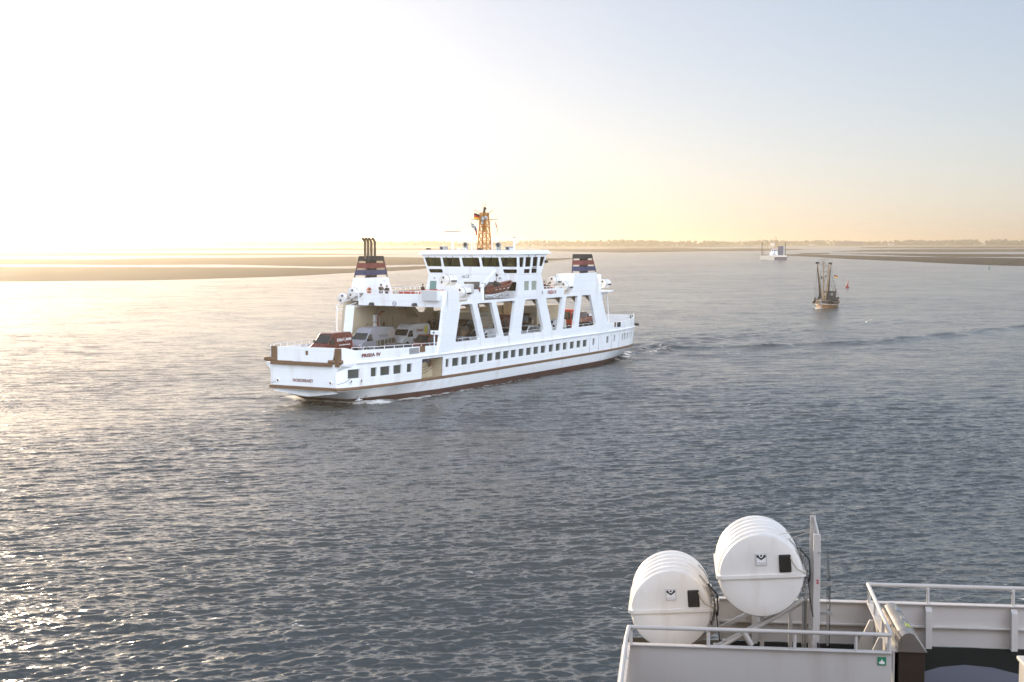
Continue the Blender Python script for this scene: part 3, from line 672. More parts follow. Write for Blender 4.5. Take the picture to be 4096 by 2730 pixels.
# --- superstructure sides
HT, HB = 9.58, 5.52
OPN = [[(-.92, HT), (-3.42, HT), (-5.16, HB), (.26, HB)], [(-4.55, HT), (-7.79, HT), (-9.64, HB), (-6.34, HB)], [(-8.9, HT), (-13.52, HT), (-12.52, HB), (-10.75, HB)], [(-15.96, HT), (-19.18, HT), (-20.92, HB), (-14.87, HB)],
       [(-21.4, HT), (-26.02, HT), (-24.92, HB), (-23.27, HB)], [(-27.03, HT), (-30.43, HT), (-29.34, HB), (-26.1, HB)], [(-31.54, HT), (-34.17, HT), (-35.92, HB), (-30.63, HB)]]
outer = [(3.95, 4.38), (3.42, 5.9), (2.64, 9.4), (1.85, 11.2), (-.55, 11.2), (-.56, 9.87), (-2.94, 9.87), (-2.94, 10.72), (-5.67, 10.68), (-5.67, 9.87), (-21.02, 9.87), (-21.05, 10.72), (-26.4, 10.68), (-26.42, 9.87), (-28.72, 9.87), (-29.38, 12.42), (-36.0, 12.45), (-37.36, 9.87), (-39.62, 5.4), (-39.9, 4.38)]
mb = MB(); mb.slab(outer, [rpoly(o, .28) for o in OPN], lambda a, b, t: (a, t, b), 6.24, 6.6); WALLP = SB('port_side_wall', mb, [WHITE])
OPS = [[(-10.1, 9.4), (-15.2, 9.4), (-14.4, 7.95), (-11.6, 7.95)], [(-16.3, 9.4), (-19.6, 9.4), (-19.6, 7.95), (-16.3, 7.95)], [(-21.5, 9.4), (-25, 9.4), (-25, 7.95), (-21.5, 7.95)], [(-27.6, 9.4), (-30.9, 9.4), (-30.2, 7.98), (-27.6, 7.98)], [(-32.0, 9.4), (-34.7, 9.4), (-34.7, 7.98), (-32.0, 7.98)]]
outs = [(3.5, 4.38), (2.6, 9.4), (2.3, 10.1), (.8, 10.3), (.8, 10.72), (-21, 10.72), (-37.3, 10.0), (-37.8, 8.6), (-38.4, 4.38)]
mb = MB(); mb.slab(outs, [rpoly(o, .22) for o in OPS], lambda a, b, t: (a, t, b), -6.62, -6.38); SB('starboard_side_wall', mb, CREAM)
mb = MB()                                           # ledge and stiffeners inside the starboard wall
mb.box(-38, -4, -6.38, -6.2, 7.82, 7.9)
for u in range(-37, -3, 3): mb.box(u - .06, u + .06, -6.38, -6.22, 4.4, 7.8)
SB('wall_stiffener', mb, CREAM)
# lower casing at the starboard bow with a slanted front
mb = MB(); mb.hexa([(3.35, -6.37, 4.38), (3.35, -5.2, 4.38), (-1.2, -5.2, 4.38), (-1.2, -6.37, 4.38)], [(2.45, -6.37, 9.38), (2.45, -5.2, 9.38), (-1.2, -5.2, 9.38), (-1.2, -6.37, 9.38)])
CAS = SB('bow_casing', mb, WHITE)
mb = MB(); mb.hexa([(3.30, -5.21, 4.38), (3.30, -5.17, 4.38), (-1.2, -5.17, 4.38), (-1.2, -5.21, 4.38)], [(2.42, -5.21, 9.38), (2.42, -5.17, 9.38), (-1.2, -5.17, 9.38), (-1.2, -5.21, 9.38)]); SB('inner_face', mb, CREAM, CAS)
mb = MB(); mb.box(-2.2, -1.21, -6.1, -4.95, 4.38, 8.15); SB('hose_pillar', mb, WHITE)
mb = MB(); mb.tube([(-1.7, -4.85, 6.4), (-1.7, -4.85, 7.9), (-1.9, -4.75, 8.2), (-2.2, -4.6, 8.45), (-2.5, -4.5, 8.5)], .13, 8); mb.rev([(.36, -.04), (.36, .04), (.3, .04), (.3, -.04)], 16, 'y', (-1.7, -4.88, 6.3)); SB('fire_hose', mb, FRED, smooth=True)
mb = MB()
for k in range(9): mb.box(2.0 - k * .3, 2.3 - k * .3, -5.18, -4.35, 4.38, 4.55 + k * .2)
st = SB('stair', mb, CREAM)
mb = MB(); mb.tube([(2.9, -4.4, 5.3), (-.1, -4.4, 7.4), (-1.0, -4.4, 7.4)], .04, 5); mb.tube([(2.9, -5.1, 5.2), (-.1, -5.1, 7.3)], .04, 5); SB('handrail', mb, BROWN, st)
# dark stair up to the passenger deck behind
mb = MB(); mb.hexa([(-8.8, -5.9, 9.35), (-8.0, -5.9, 9.35), (-8.0, -4.9, 9.35), (-8.8, -4.9, 9.35)], [(-11.5, -5.9, 7.5), (-10.7, -5.9, 7.5), (-10.7, -4.9, 7.5), (-11.5, -4.9, 7.5)]); SB('stair', mb, CREAM)
# signs inside the starboard wall
for u, z in ((-4.9, 6.9),):
    mb = MB(); mb.rev([(.27, 0), (.27, .02), (.21, .02), (.21, 0)], 18, 'y', (u, -6.19, z)); s_ = SB('sign_ring', mb, FRED)
    mb = MB(); mb.box(u - .03, u + .03, -6.19, -6.17, z - .2, z + .2); SB('figure', mb, FRED, s_)
# passenger deck slab, beams below it
mb = MB(); mb.slab([(2.0, -4.9), (2.0, 6.23), (-37.3, 6.23), (-37.3, -6.37), (.3, -6.37), (.3, -4.9)], [], lambda a, b, t: (a, b, t), 9.62, 9.84); SB('passenger_deck', mb, [DECKU])
mb = MB()
for u in (-3.98, -8.4, -14.7, -20.2, -26.5, -31.0, -35.2):
    mb.box(u - .12, u + .12, -6.3, 6.2, 9.30, 9.61)
    for s, vv in ((1, 6.24), (-1, -6.38)): mb.add([(u - .1, vv, 9.3), (u - .1, vv - s * .9, 9.3), (u - .1, vv, 8.4), (u + .1, vv, 9.3), (u + .1, vv - s * .9, 9.3), (u + .1, vv, 8.4)], [(0, 1, 2), (3, 5, 4), (0, 3, 4, 1), (1, 4, 5, 2), (2, 5, 3, 0)])
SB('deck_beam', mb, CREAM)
mb = MB()                                            # ceiling seen from below, pipes and lamps
for v in (-5.5, -3.6, .5, 3.2): mb.tube([(1.5, v, 9.38), (-37, v, 9.38)], .07, 6)
SB('ceiling_pipe', mb, GALV)
# transverse bridge at the front of the passenger deck
mb = MB(); mb.slab([(-4.95, 9.41), (5.95, 9.38), (6.3, 10.0), (6.3, 10.79), (-4.2, 10.74), (-4.95, 9.9)], [], lambda a, b, t: (t, a, b), 1.88, 2.02); BR = SB('front_bridge', mb, WHITE)
mb = MB(); mb.box(2.021, 2.06, -4.9, 6.2, 10.02, 10.05); mb.slab([(5.95, 9.38), (6.6, 9.38), (6.6, 11.2), (6.25, 11.2), (6.3, 10.2)], [], lambda a, b, t: (t, a, b), 1.8, 2.015); SB('bridge_trim', mb, WHITE)
railing([(1.95, -3.9, 10.76), (1.95, 3.9, 10.79)], .27, 8, parent=None)
mb = MB(); mb.hexa([(2.03, 3.80, 10.1), (2.55, 3.75, 10.1), (2.55, 5.65, 10.1), (2.03, 5.7, 10.1)], [(2.03, 3.96, 11.2), (3.0, 3.94, 11.2), (3.0, 5.95, 11.2), (2.03, 6.05, 11.2)]); SB('bridge_balcony', mb, WHITE)
for k, (v, z) in enumerate(((-3.1, 9.62), (2.55, 9.66))):
    mb = MB(); mb.hexa([(2.03, v - .28, z - .12), (2.3, v - .34, z - .16), (2.3, v + .34, z - .2), (2.03, v + .28, z - .12)], [(2.03, v - .2, z + .13), (2.22, v - .26, z + .1), (2.22, v + .26, z + .1), (2.03, v + .2, z + .13)]); SB('floodlight', mb, DARKG)
mb = MB(); mb.rev([(.26, 0), (.26, .02), (.21, .02), (.21, 0)], 24, 'x', (2.03, -.16, 9.67)); sg = SB('height_sign', mb, FBLUE)
text('4,2', .26, 'lettering', FBLUE, sg, plane_mtx((2.032, -.16, 9.67), (0, 1, 0), (0, 0, 1)), depth=.003, bold=.01)
mb = MB(); mb.rev([(.205, 0), (.205, .01)], 24, 'x', (2.022, -.16, 9.67)); SB('sign_face', mb, WHITE2, sg)
# starboard raft platform with posts and frame
mb = MB(); mb.box(.4, 2.4, -6.6, -4.97, 9.18, 9.24); mb.tube([(2.4, -4.97, 9.7), (2.4, -6.5, 9.24)], .05, 6)
mb.tube([(2.5, -7.55, 9.3), (2.2, -6.3, 9.9), (2.2, -5.0, 10.5)], .08, 6); mb.tube([(.9, -7.55, 9.3), (.7, -6.3, 9.9), (.7, -5.0, 10.5)], .08, 6)
mb.tube([(2.5, -7.55, 9.3), (2.5, -7.6, 6.2), (2.5, -6.6, 5.2)], .09, 8); mb.tube([(2.4, -7.4, 9.0), (2.4, -6.6, 9.0)], .05, 6); mb.tube([(2.4, -7.4, 8.8), (2.4, -6.6, 8.8)], .05, 6); SB('raft_platform', mb, WHITE2)
mb = MB(); mb.box(2.05, 2.15, -4.95, -4.85, 9.9, 11.5); SB('post', mb, WHITE2)
railing([(2.06, -4.8, 9.84), (2.06, -1.6, 9.84)], .85, 3, mid=1, r=.022)
# --- funnel towers
def funnel(sgn, u0, u1, v0, v1, t0, t1, tv0, tv1, zb=12.42):
    """base u0>u1, v0<v1 at zb, top t0>t1 at 14.86"""
    zt = 14.86; e = empty('funnel', ((u0 + u1) / 2, (v0 + v1) / 2, zb)); e.parent = FERRY; ox, oy = (u0 + u1) / 2, (v0 + v1) / 2
    def q(z):
        f = (z - zb) / (zt - zb)
        return [u0 + (t0 - u0) * f - ox, u1 + (t1 - u1) * f - ox, v0 + (tv0 - v0) * f - oy, v1 + (tv1 - v1) * f - oy]
    def loop(z, g=0):
        a, b, c, d = q(z); return [(a - g, c + g, z - zb), (a - g, d - g, z - zb), (b + g, d - g, z - zb), (b + g, c + g, z - zb)]
    for z0, z1, m in ((14.30, 14.86, FBLACK), (13.50, 14.06, FRED), (12.70, 13.27, FBLUE)):
        mb = MB(); mb.ring([loop(z0), loop(z1), loop(z1, .06), loop(z0, .06), loop(z0)], cap=(False, False)); mb.build('funnel_band', m, e)
    mb = MB()
    for i in range(4):
        a = Vector(loop(zb, .07)[i]); b = Vector(loop(zt - .02, .07)[i]); mb.tube([a, b], .07, 4)
    mb.ring([loop(14.80, .07), loop(14.83, .07)]); mb.build('funnel_frame', FBLACK, e)
    mb = MB(); a, b, c, d = q(13.2); w = (a - b); h = (d - c)
    mb.hexa([(a - w * .34, c + h * .3, 0), (a - w * .34, d - h * .3, 0), (b + w * .34, d - h * .3, 0), (b + w * .34, c + h * .3, 0)], [(a - w * .34, c + h * .3, 2.3), (a - w * .34, d - h * .3, 2.3), (b + w * .34, d - h * .3, 2.3), (b + w * .34, c + h * .3, 2.3)]); mb.build('exhaust_box', mat('dark bronze soot', (.05, .04, .025), .6), e)
    return e, ox, oy
f1, ox, oy = funnel(-1, .7, -3.85, -6.5, -4.85, .02, -2.7, -6.22, -4.7)
for k in range(4):
    u = .12 - .62 * k - ox - (.1 if k == 3 else 0); v = -5.3 - oy
    mb = MB(); mb.tube([(u, v, 2.1), (u, v, 3.9), (u + .04, v, 4.1), (u + .18, v - .05, 4.3), (u + .34, v - .08, 4.4)], .145, 10); mb.tube([(u + .22, v - .05, 4.33), (u + .4, v - .08, 4.42)], .15, 10); mb.build('exhaust_pipe', mat('exhaust bronze black', (.12, .09, .05), .5, metal=.3), f1, smooth=True)
funnel(1, -32.1, -36.4, 4.85, 6.45, -32.8, -35.5, 4.65, 6.15)
# white funnel casings
mb = MB(); mb.hexa([(1.35, -6.7, 9.85), (1.35, -4.8, 9.85), (-5.1, -4.8, 9.85), (-4.6, -6.7, 9.85)], [(.72, -6.52, 12.42), (.72, -4.83, 12.42), (-3.87, -4.83, 12.42), (-3.87, -6.52, 12.42)])
FC = SB('funnel_casing', mb, WHITE)
mb = MB(); mb.box(-1.0, 1.0, 0, .03, 0, 1.65)
d_ = mb.build('casing_door', CREAM, FC); d_.location = (-1.2, -4.86, 9.9); d_.scale = (.45, 1, 1)
mb = MB(); mb.hexa([(-28.72, 4.0, 9.85), (-28.72, 6.23, 9.85), (-37.3, 6.23, 9.85), (-37.3, 4.0, 9.85)], [(-29.4, 4.05, 12.4), (-29.4, 6.23, 12.4), (-35.95, 6.23, 12.4), (-35.95, 4.05, 12.4)]); SB('funnel_casing', mb, WHITE)
# lifebuoy on the forward casing
mb = MB(); mb.rev([(.34 + .08 * math.cos(a), .08 * math.sin(a)) for a in [k * math.pi / 4 for k in range(9)]], 20, 'y', (.25, -4.72, 10.95)); lb = mb.build('lifebuoy', mat('faded orange', (.55, .2, .1), .6)); lb.matrix_world = SHIP_M; setp(lb, 'faded orange lifebuoy hanging on the white funnel casing beside two standing people', 'lifebuoy')
mb = MB(); mb.box(-.62, -.45, -4.86, -4.83, 11.0, 11.6); SB('notice', mb, mat('yellowed notice', (.5, .42, .2), .6), FC)
mb = MB(); mb.sph((-2.9, -4.75, 12.15), .13, 8, 6); SB('lamp', mb, WHITE2, FC)
# aft raft platform
mb = MB(); mb.hexa([(-37.4, 6.9, 9.8), (-37.4, 5.0, 9.8), (-40.6, 5.0, 9.8), (-40.6, 6.9, 9.8)], [(-37.4, 6.9, 10.0), (-37.4, 5.0, 10.0), (-40.8, 5.0, 10.0), (-40.8, 6.9, 10.0)])
mb.add([(-37.4, 6.0, 9.8), (-40.4, 6.0, 9.8), (-37.8, 6.0, 8.6), (-37.4, 6.1, 9.8), (-40.4, 6.1, 9.8), (-37.8, 6.1, 8.6)], [(0, 1, 2), (3, 5, 4), (0, 3, 4, 1), (1, 4, 5, 2), (2, 5, 3, 0)])
mb.tube([(-40.1, 6.2, 9.9), (-40.6, 6.3, 5.4)], .08, 8); mb.box(-37.3, -37.0, 6.0, 6.7, 10, 12.2); SB('raft_platform', mb, WHITE)
# --- deck house and wheelhouse
HU0, HU1 = -14.2, -21.0
def face_front(pts, holes, u0, u1): mb = MB(); mb.slab(pts, holes, lambda a, b, t: (t, a, b), u0, u1); return mb
fw = [[(-.81, 11.68), (1.43, 11.70), (1.31, 10.78), (-.65, 10.78)], [(1.93, 11.70), (4.13, 11.70), (4.0, 10.75), (2.05, 10.75)], [(4.54, 11.70), (6.40, 11.74), (6.26, 10.68), (4.7, 10.68)]]
dr = [[(-5.6, 11.72), (-4.65, 11.72), (-4.8, 9.95), (-5.75, 9.95)]]
SB('house_front', face_front([(-6.35, 9.85), (6.59, 9.85), (6.59, 12.6), (-5.78, 12.56)], [rpoly(h, .08) for h in fw + dr], -14.35, -14.2), WHITE)
mb = MB(); mb.slab([(-14.36, 9.88), (-21.0, 9.88), (-20.95, 10.7), (-20.18, 12.58), (-14.36, 12.6)], [rpoly(h, .06) for h in ([(-15.76, 11.79), (-17.07, 11.79), (-17.07, 10.70), (-15.76, 10.70)], [(-17.63, 11.77), (-19.0, 11.77), (-19.0, 10.69), (-17.63, 10.69)])], lambda a, b, t: (a, t, b), 6.45, 6.6); SB('house_side', mb, WHITE)
mb = MB(); mb.hexa([(-14.36, -6.35, 9.85), (-14.36, -6.2, 9.85), (-21, -6.2, 9.85), (-21, -6.35, 9.85)], [(-14.36, -5.78, 12.58), (-14.36, -5.63, 12.58), (-20.2, -5.63, 12.58), (-20.2, -5.78, 12.58)]); mb.hexa([(-20.85, -6.2, 9.85), (-20.85, 6.44, 9.85), (-21, 6.44, 9.85), (-21, -6.2, 9.85)], [(-20.05, -5.63, 12.58), (-20.05, 6.44, 12.58), (-20.2, 6.44, 12.58), (-20.2, -5.63, 12.58)]); SB('house_wall', mb, WHITE)
mb = MB(); mb.box(-20.0, -14.4, -5.6, 6.4, 12.50, 12.56); mb.box(-19.5, -18.2, -3.5, 4.5, 9.86, 12.4); SB('house_interior', mb, mat('dim wood interior', (.10, .075, .045), .6))
def panes(front, side, glass):
    for h in front: mb = MB(); mb.slab(h, [], lambda a, b, t: (t, a, b), -14.30, -14.28); w = SB('window', mb, glass)
    for h in side: mb = MB(); mb.slab(h, [], lambda a, b, t: (a, t, b), 6.50, 6.52); SB('window', mb, glass)
panes(fw[:2], [], MAT_GLASSD); panes([fw[2]], [], TINTG)
panes([], [[(-15.7, 11.8), (-17.1, 11.8), (-17.1, 10.68), (-15.7, 10.68)], [(-17.6, 11.8), (-19.02, 11.8), (-19.02, 10.66), (-17.6, 10.66)]], mat('curtained pale window', (.33, .36, .30), .12, var=.25, scale=2.5, spec=.8))
mb = MB(); mb.slab(dr[0], [], lambda a, b, t: (t, a, b), -14.27, -14.24); SB('teal_door', mb, mat('teal door paint', (.17, .30, .27), .4))
# wheelhouse with a ring of windows
WF = [[(-6.36, 14.58), (-4.08, 14.56), (-3.90, 13.5), (-5.95, 13.5)], [(-3.83, 14.57), (-1.43, 14.57), (-1.22, 13.48), (-3.59, 13.48)], [(-1.13, 14.57), (1.27, 14.58), (1.50, 13.5), (-.88, 13.5)], [(1.58, 14.60), (3.96, 14.61), (4.15, 13.51), (1.82, 13.51)], [(4.24, 14.61), (6.44, 14.63), (6.46, 13.52), (4.50, 13.53)],
      [(-5.77, 13.17), (-3.85, 13.17), (-3.72, 12.73), (-5.60, 12.73)], [(4.54, 13.22), (6.45, 13.22), (6.45, 12.77), (4.72, 12.77)]]
SB('wheelhouse_front', face_front([(-5.78, 12.57), (6.59, 12.61), (6.59, 15.0), (-6.72, 14.95)], [rpoly(h, .1) for h in WF], -14.33, -14.18), WHITE)
WS = [[(-14.55, 14.64), (-15.75, 14.64), (-15.51, 13.5), (-14.62, 13.5)], [(-16.17, 14.65), (-17.6, 14.65), (-17.38, 13.51), (-16.0, 13.51)], [(-18.08, 14.65), (-19.35, 14.65), (-19.13, 13.52), (-17.85, 13.52)], [(-19.97, 14.66), (-21.19, 14.66), (-20.48, 13.53), (-19.67, 13.53)],
      [(-15.75, 13.23), (-17.3, 13.23), (-17.18, 12.75), (-15.7, 12.75)], [(-17.64, 13.24), (-19.1, 13.24), (-19.03, 12.74), (-17.6, 12.74)]]
mb = MB(); mb.slab([(-14.34, 12.61), (-20.18, 12.6), (-21.73, 15.0), (-14.34, 15.0)], [rpoly(h, .08) for h in WS], lambda a, b, t: (a, t, b), 6.45, 6.6); SB('wheelhouse_side', mb, WHITE)
# starboard side and back, leaning outwards, with window bands
def lean(f, n, name):
    mb = MB(); holes = []
    k = n
    for i in range(k): a = .06 + i * .88 / k; holes.append(rpoly([(a + .02, .82), (a + .88 / k - .02, .82), (a + .88 / k - .02, .38), (a + .02, .38)], .012))
    mb.slab([(0, 0), (1, 0), (1, 1), (0, 1)], holes, f, 0, .14); w = SB(name, mb, WHITE)
    mb = MB(); mb.add([f(.04, .36, .07), f(.96, .36, .07), f(.96, .84, .07), f(.04, .84, .07)], [(0, 1, 2, 3)]); SB('glass_band', mb, TINTG, w)
lean(lambda a, b, t: (-14.34 - a * (5.84 + 1.5 * b), -5.78 - .92 * b + t, 12.6 + b * 2.38), 4, 'wheelhouse_wall')
lean(lambda a, b, t: (-20.2 - 1.5 * b + t, -5.6 - .9 * b + a * (12.04 + .9 * b), 12.6 + b * 2.38), 5, 'wheelhouse_wall')
for h in WF: mb = MB(); mb.slab(h, [], lambda a, b, t: (t, a, b), -14.28, -14.26); SB('wheelhouse_window', mb, TINTG)
for h in WS: mb = MB(); mb.slab(h, [], lambda a, b, t: (a, t, b), 6.50, 6.52); SB('wheelhouse_window', mb, TINTG)
mb = MB(); mb.slab([(-14.4, -5.6), (-14.4, 6.4), (-20.1, 6.4), (-20.1, -5.6)], [], lambda a, b, t: (a, b, t), 12.62, 12.7)
mb.box(-16.2, -15.3, -3.2, 4.4, 12.72, 13.55); mb.box(-18.6, -18.1, -1.2, -.5, 12.7, 14.3); mb.box(-18.4, -17.8, 1.6, 2.4, 12.7, 14.1); mb.box(-19.8, -18.8, 3.6, 5.6, 12.7, 14.6); mb.box(-17.2, -16.9, -4.6, -4.3, 12.7, 14.9); SB('bridge_console', mb, mat('wood and dark console', (.10, .07, .04), .5))
# roof with slanted fascia
mb = MB(); a = [(-13.95, -7.15, 14.93), (-13.95, 6.85, 15.0), (-22.5, 6.85, 15.02), (-22.5, -7.15, 14.95)]; b = [(-14.15, -6.82, 15.40), (-14.15, 6.62, 15.48), (-22.0, 6.62, 15.47), (-22.0, -6.82, 15.40)]
mb.ring([a, b]); ROOF = SB('roof', mb, WHITE)
# wipers over the windows
mb = MB()
for v in (-5.8, -4.9, -3.3, -2.4, -.65, .35, 2.0, 3.0, 4.6, 5.5): mb.tube([(-14.1, v, 14.75), (-14.16, v + .28, 14.45)], .022, 4)
for u in (-16.9, -18.7): mb.tube([(u, 6.66, 14.95), (u + .3, 6.63, 14.5)], .022, 4)
SB('wiper', mb, BLACKP)
mb = MB(); mb.box(-21.35, -21.0, 6.62, 6.9, 13.9, 14.2); mb.tube([(-21.1, 6.5, 14.2), (-21.2, 6.75, 14.15)], .04, 5); SB('mirror', mb, BLACKP)
mb = MB(); mb.box(-18.6, -17.6, 6.62, 6.8, 13.32, 13.42); mb.sph((-17.9, 6.8, 13.45), .12, 8, 5); mb.sph((-18.4, 6.8, 13.45), .12, 8, 5); SB('lamp_bracket', mb, GALV)
# --- on the wheelhouse roof
RB = 15.46
mb = MB()                                            # lattice mast
w0, w1, H0, H1 = .64, .36, RB - .05, 20.0; c0, c1 = (-17.5, .19), (-17.5, .17)
def leg(i, z):
    f = (z - H0) / (H1 - H0); w = w0 + (w1 - w0) * f; s = ((1, -1), (1, 1), (-1, 1), (-1, -1))[i]; return (-17.5 + s[0] * w * .9, .18 + s[1] * w, z)
for i in range(4): mb.tube([leg(i, H0), leg(i, H1)], .085, 6)
zs = [15.5, 16.35, 17.2, 18.05, 18.8, 19.5, 20.0]
for i in range(4):
    j = (i + 1) % 4
    for k in range(len(zs) - 1):
        mb.tube([leg(i, zs[k]), leg(j, zs[k + 1])], .042, 5); mb.tube([leg(j, zs[k]), leg(i, zs[k + 1])], .042, 5); mb.tube([leg(i, zs[k + 1]), leg(j, zs[k + 1])], .04, 5)
mb.box(-17.6, -17.4, .10, .26, 17.6, 19.9)
MAST = SB('lattice_mast', mb, ORANGE)
mb = MB()
mb.tube([(-17.5, -1.73, 19.19), (-17.5, 2.06, 19.19)], .035, 5); mb.tube([(-17.5, -.35, 18.5), (-17.5, -.9, 19.19)], .03, 5); mb.tube([(-17.5, .75, 18.5), (-17.5, 1.2, 19.19)], .03, 5)
mb.tube([(-17.5, -.2, 19.6), (-17.5, -1.0, 20.3), (-17.5, -1.35, 20.32)], .035, 5); mb.tube([(-17.5, .5, 19.6), (-17.5, 1.1, 20.2), (-17.5, 1.55, 20.22)], .035, 5); mb.tube([(-17.5, .16, 20), (-17.5, .2, 20.7)], .16, 8, .1)
mb.tube([(-17.5, .27, 20.5), (-17.5, .27, 21.28)], .035, 5); mb.tube([(-17.5, -.05, 20.0), (-17.5, -.05, 21.02)], .025, 5); mb.sph((-17.5, .32, 20.5), .16, 8, 6); mb.tube([(-17.5, -.5, 17.3), (-17.5, -.9, 17.3)], .03, 5)
SB('mast_yard', mb, DARKG, MAST)
mb = MB(); mb.sph((-17.0, .25, 19.25), .26, 10, 7); mb.sph((-17.0, .65, 19.4), .22, 10, 7); mb.sph((-17.0, .2, 18.8), .16, 8, 6); SB('radar_unit', mb, GALV, MAST, smooth=True)
mb = MB(); mb.tube([(-17.4, -.9, 17.25), (-17.4, -.9, 17.85)], .09, 8); SB('signal_lamp', mb, REDL, MAST)
def radar(v, z1, half, yaw_, name='radar_scanner'):
    mb = MB(); mb.tube([(-17.2, v, RB), (-17.2, v, z1 - .35)], .12, 8); mb.sph((-17.2, v, z1 - .28), .22, 10, 7, (1, 1, .9)); mb.tube([(-17.2, v, z1 - .2), (-17.2, v, z1)], .05, 6)
    mb.tube([(-17.2, v, z1 - .7), (-17.2, v + .4, z1 - .65)], .04, 5); mb.sph((-17.1, v + .45, z1 - .55), .11, 8, 5)
    e = SB(name, mb, WHITE2, smooth=True)
    c, s = math.cos(yaw_), math.sin(yaw_); mb = MB(); mb.hexa([(-17.2 + s * half - c * .06, v + c * half + s * .06, z1), (-17.2 + s * half + c * .06, v + c * half - s * .06, z1), (-17.2 - s * half + c * .06, v - c * half - s * .06, z1), (-17.2 - s * half - c * .06, v - c * half + s * .06, z1)], [(-17.2 + s * half - c * .06, v + c * half + s * .06, z1 + .12), (-17.2 + s * half + c * .06, v + c * half - s * .06, z1 + .12), (-17.2 - s * half + c * .06, v - c * half - s * .06, z1 + .12), (-17.2 - s * half - c * .06, v - c * half + s * .06, z1 + .12)])
    SB('antenna_bar', mb, GALV, e); return e
ra = radar(-4.17, 17.68, 1.18, 0)
mb = MB(); mb.tube([(-17.2, -4.9, 16.84), (-17.2, -3.4, 16.84)], .03, 5); mb.tube([(-17.2, -4.7, 16.84), (-17.2, -4.17, 16.5)], .025, 5); mb.tube([(-17.2, -3.6, 16.84), (-17.2, -4.17, 16.5)], .025, 5); SB('yard', mb, WHITE2, ra)
radar(4.46, 16.95, .75, 1.25)
for v in (-2.1, 2.5):
    mb = MB(); mb.rev([(.26, -.2), (.33, .0), (.33, .22), (.28, .22), (.24, .1)], 14, 'x', (-16.9, v, 16.1)); mb.box(-17.1, -16.7, v - .2, v + .2, RB, 15.85); s_ = SB('searchlight', mb, GALV, smooth=True)
    mb = MB(); mb.rev([(.001, .12), (.25, .14)], 12, 'x', (-16.9, v, 16.1)); SB('lens', mb, MAT_GLASSD, s_)
for v in (-1.65, -1.23, 1.17, 1.79):
    mb = MB(); mb.tube([(-17.6, v, RB), (-17.6, v, 16.55)], .065, 8); mb.tube([(-17.6, v, 16.55), (-17.6, v, 16.75)], .07, 8, .16); SB('vent_pipe', mb, WHITE2)
for v, w in ((-5.45, .95), (3.85, 1.02)):
    mb = MB(); mb.box(-17.5, -17.0, v - w / 2, v + w / 2, RB, RB + .45); b_ = SB('air_conditioner', mb, GALV, bevel=.02)
    mb = MB(); mb.rev([(.001, .03), (.18, .03), (.18, .0)], 12, 'x', (-17.0, v - w * .2, RB + .23)); SB('fan', mb, DARKG, b_)
for v, h in ((-8.24 + 1.9, 1.8), (-6.01, 1.8), (6.04, 1.0), (6.5, 1.9), (7.6 - 1.2, 2.0)):
    mb = MB(); u_ = -21.2 if v in (-8.24 + 1.9, 7.6 - 1.2) else -17.4; mb.tube([(u_, v, RB - .03), (u_, v, RB + h * .35)], .028, 5); mb.tube([(u_, v, RB + h * .35), (u_, v, RB + h)], .012, 4); SB('whip_antenna', mb, GALV)
for v in (-5.9, -1.6, -.75, 1.35, 5.7):
    mb = MB(); mb.box(-14.5, -14.2, v - .22, v + .22, RB + .06, RB + .24); mb.tube([(-14.4, v, RB), (-14.4, v, RB + .1)], .04, 5); SB('floodlight', mb, DARKG if v in (-5.9, 1.35) else WHITE2)
# stays between mast and funnels
mb = MB(); mb.tube([(-17.5, -1.9, 18.55), (-3.2, -4.8, 14.85)], .012, 3); mb.tube([(-17.5, 2.2, 18.55), (-32.8, 5.4, 14.88)], .012, 3); SB('stay_wire', mb, GALV)
# --- gear on the passenger deck
mb = MB(); mb.tube([(-6.9, 5.9, 9.86), (-6.9, 5.9, 11.45)], .22, 12); mb.tube([(-6.9, 5.9, 11.45), (-6.9, 5.9, 11.75)], .3, 12); CR = SB('boat_crane', mb, WHITE2, smooth=True)
mb = MB(); mb.hexa([(-6.5, 5.72, 11.35), (-6.5, 6.08, 11.35), (-7.2, 6.08, 11.3), (-7.2, 5.72, 11.3)], [(-9.9, 5.8, 13.3), (-9.9, 6.0, 13.3), (-10.15, 6.0, 13.1), (-10.15, 5.8, 13.1)]); SB('jib', mb, WHITE2, CR, bevel=.02)
mb = MB(); mb.tube([(-10.05, 5.9, 13.1), (-10.25, 5.9, 12.6), (-10.3, 5.9, 11.95)], .03, 5); mb.box(-10.4, -10.2, 5.8, 6.0, 12.5, 12.75)
for dx in (-.9, .6): mb.tube([(-10.3, 5.9, 11.95), (-10.3 + dx, 5.8, 11.1)], .02, 4)
SB('hoist', mb, DARKG, CR)
mb = MB(); mb.rev([(.2, -.25), (.24, 0), (.2, .25)], 12, 'y', (-7.1, 5.9, 11.6)); SB('winch', mb, STEEL, CR, smooth=True)
mb = MB(); mb.box(-9.0, -6.0, 2.9, 3.6, 9.86, 11.6); SB('deck_box', mb, WHITE, bevel=.03)
mb = MB(); mb.box(-2.6, -.9, 3.4, 5.4, 9.86, 10.9); mb.box(-.85, .9, 3.6, 5.6, 9.86, 11.1); SB('raft_base', mb, WHITE2)
railing([(-4.2, 4.6, 9.86), (-6.1, 4.6, 9.86)], 1.1, 3, mid=2); railing([(1.2, 2.0, 9.86), (-.6, 2.0, 9.86)], 1.2, 3, mid=2)
railing([(.8, -6.4, 10.72), (-14.2, -6.4, 10.72)], .35, 14); railing([(-21.2, 6.4, 10.7), (-26.3, 6.4, 10.68)], .28, 6); railing([(-21.0, -6.4, 10.72), (-37, -6.4, 10.05)], .4, 12)
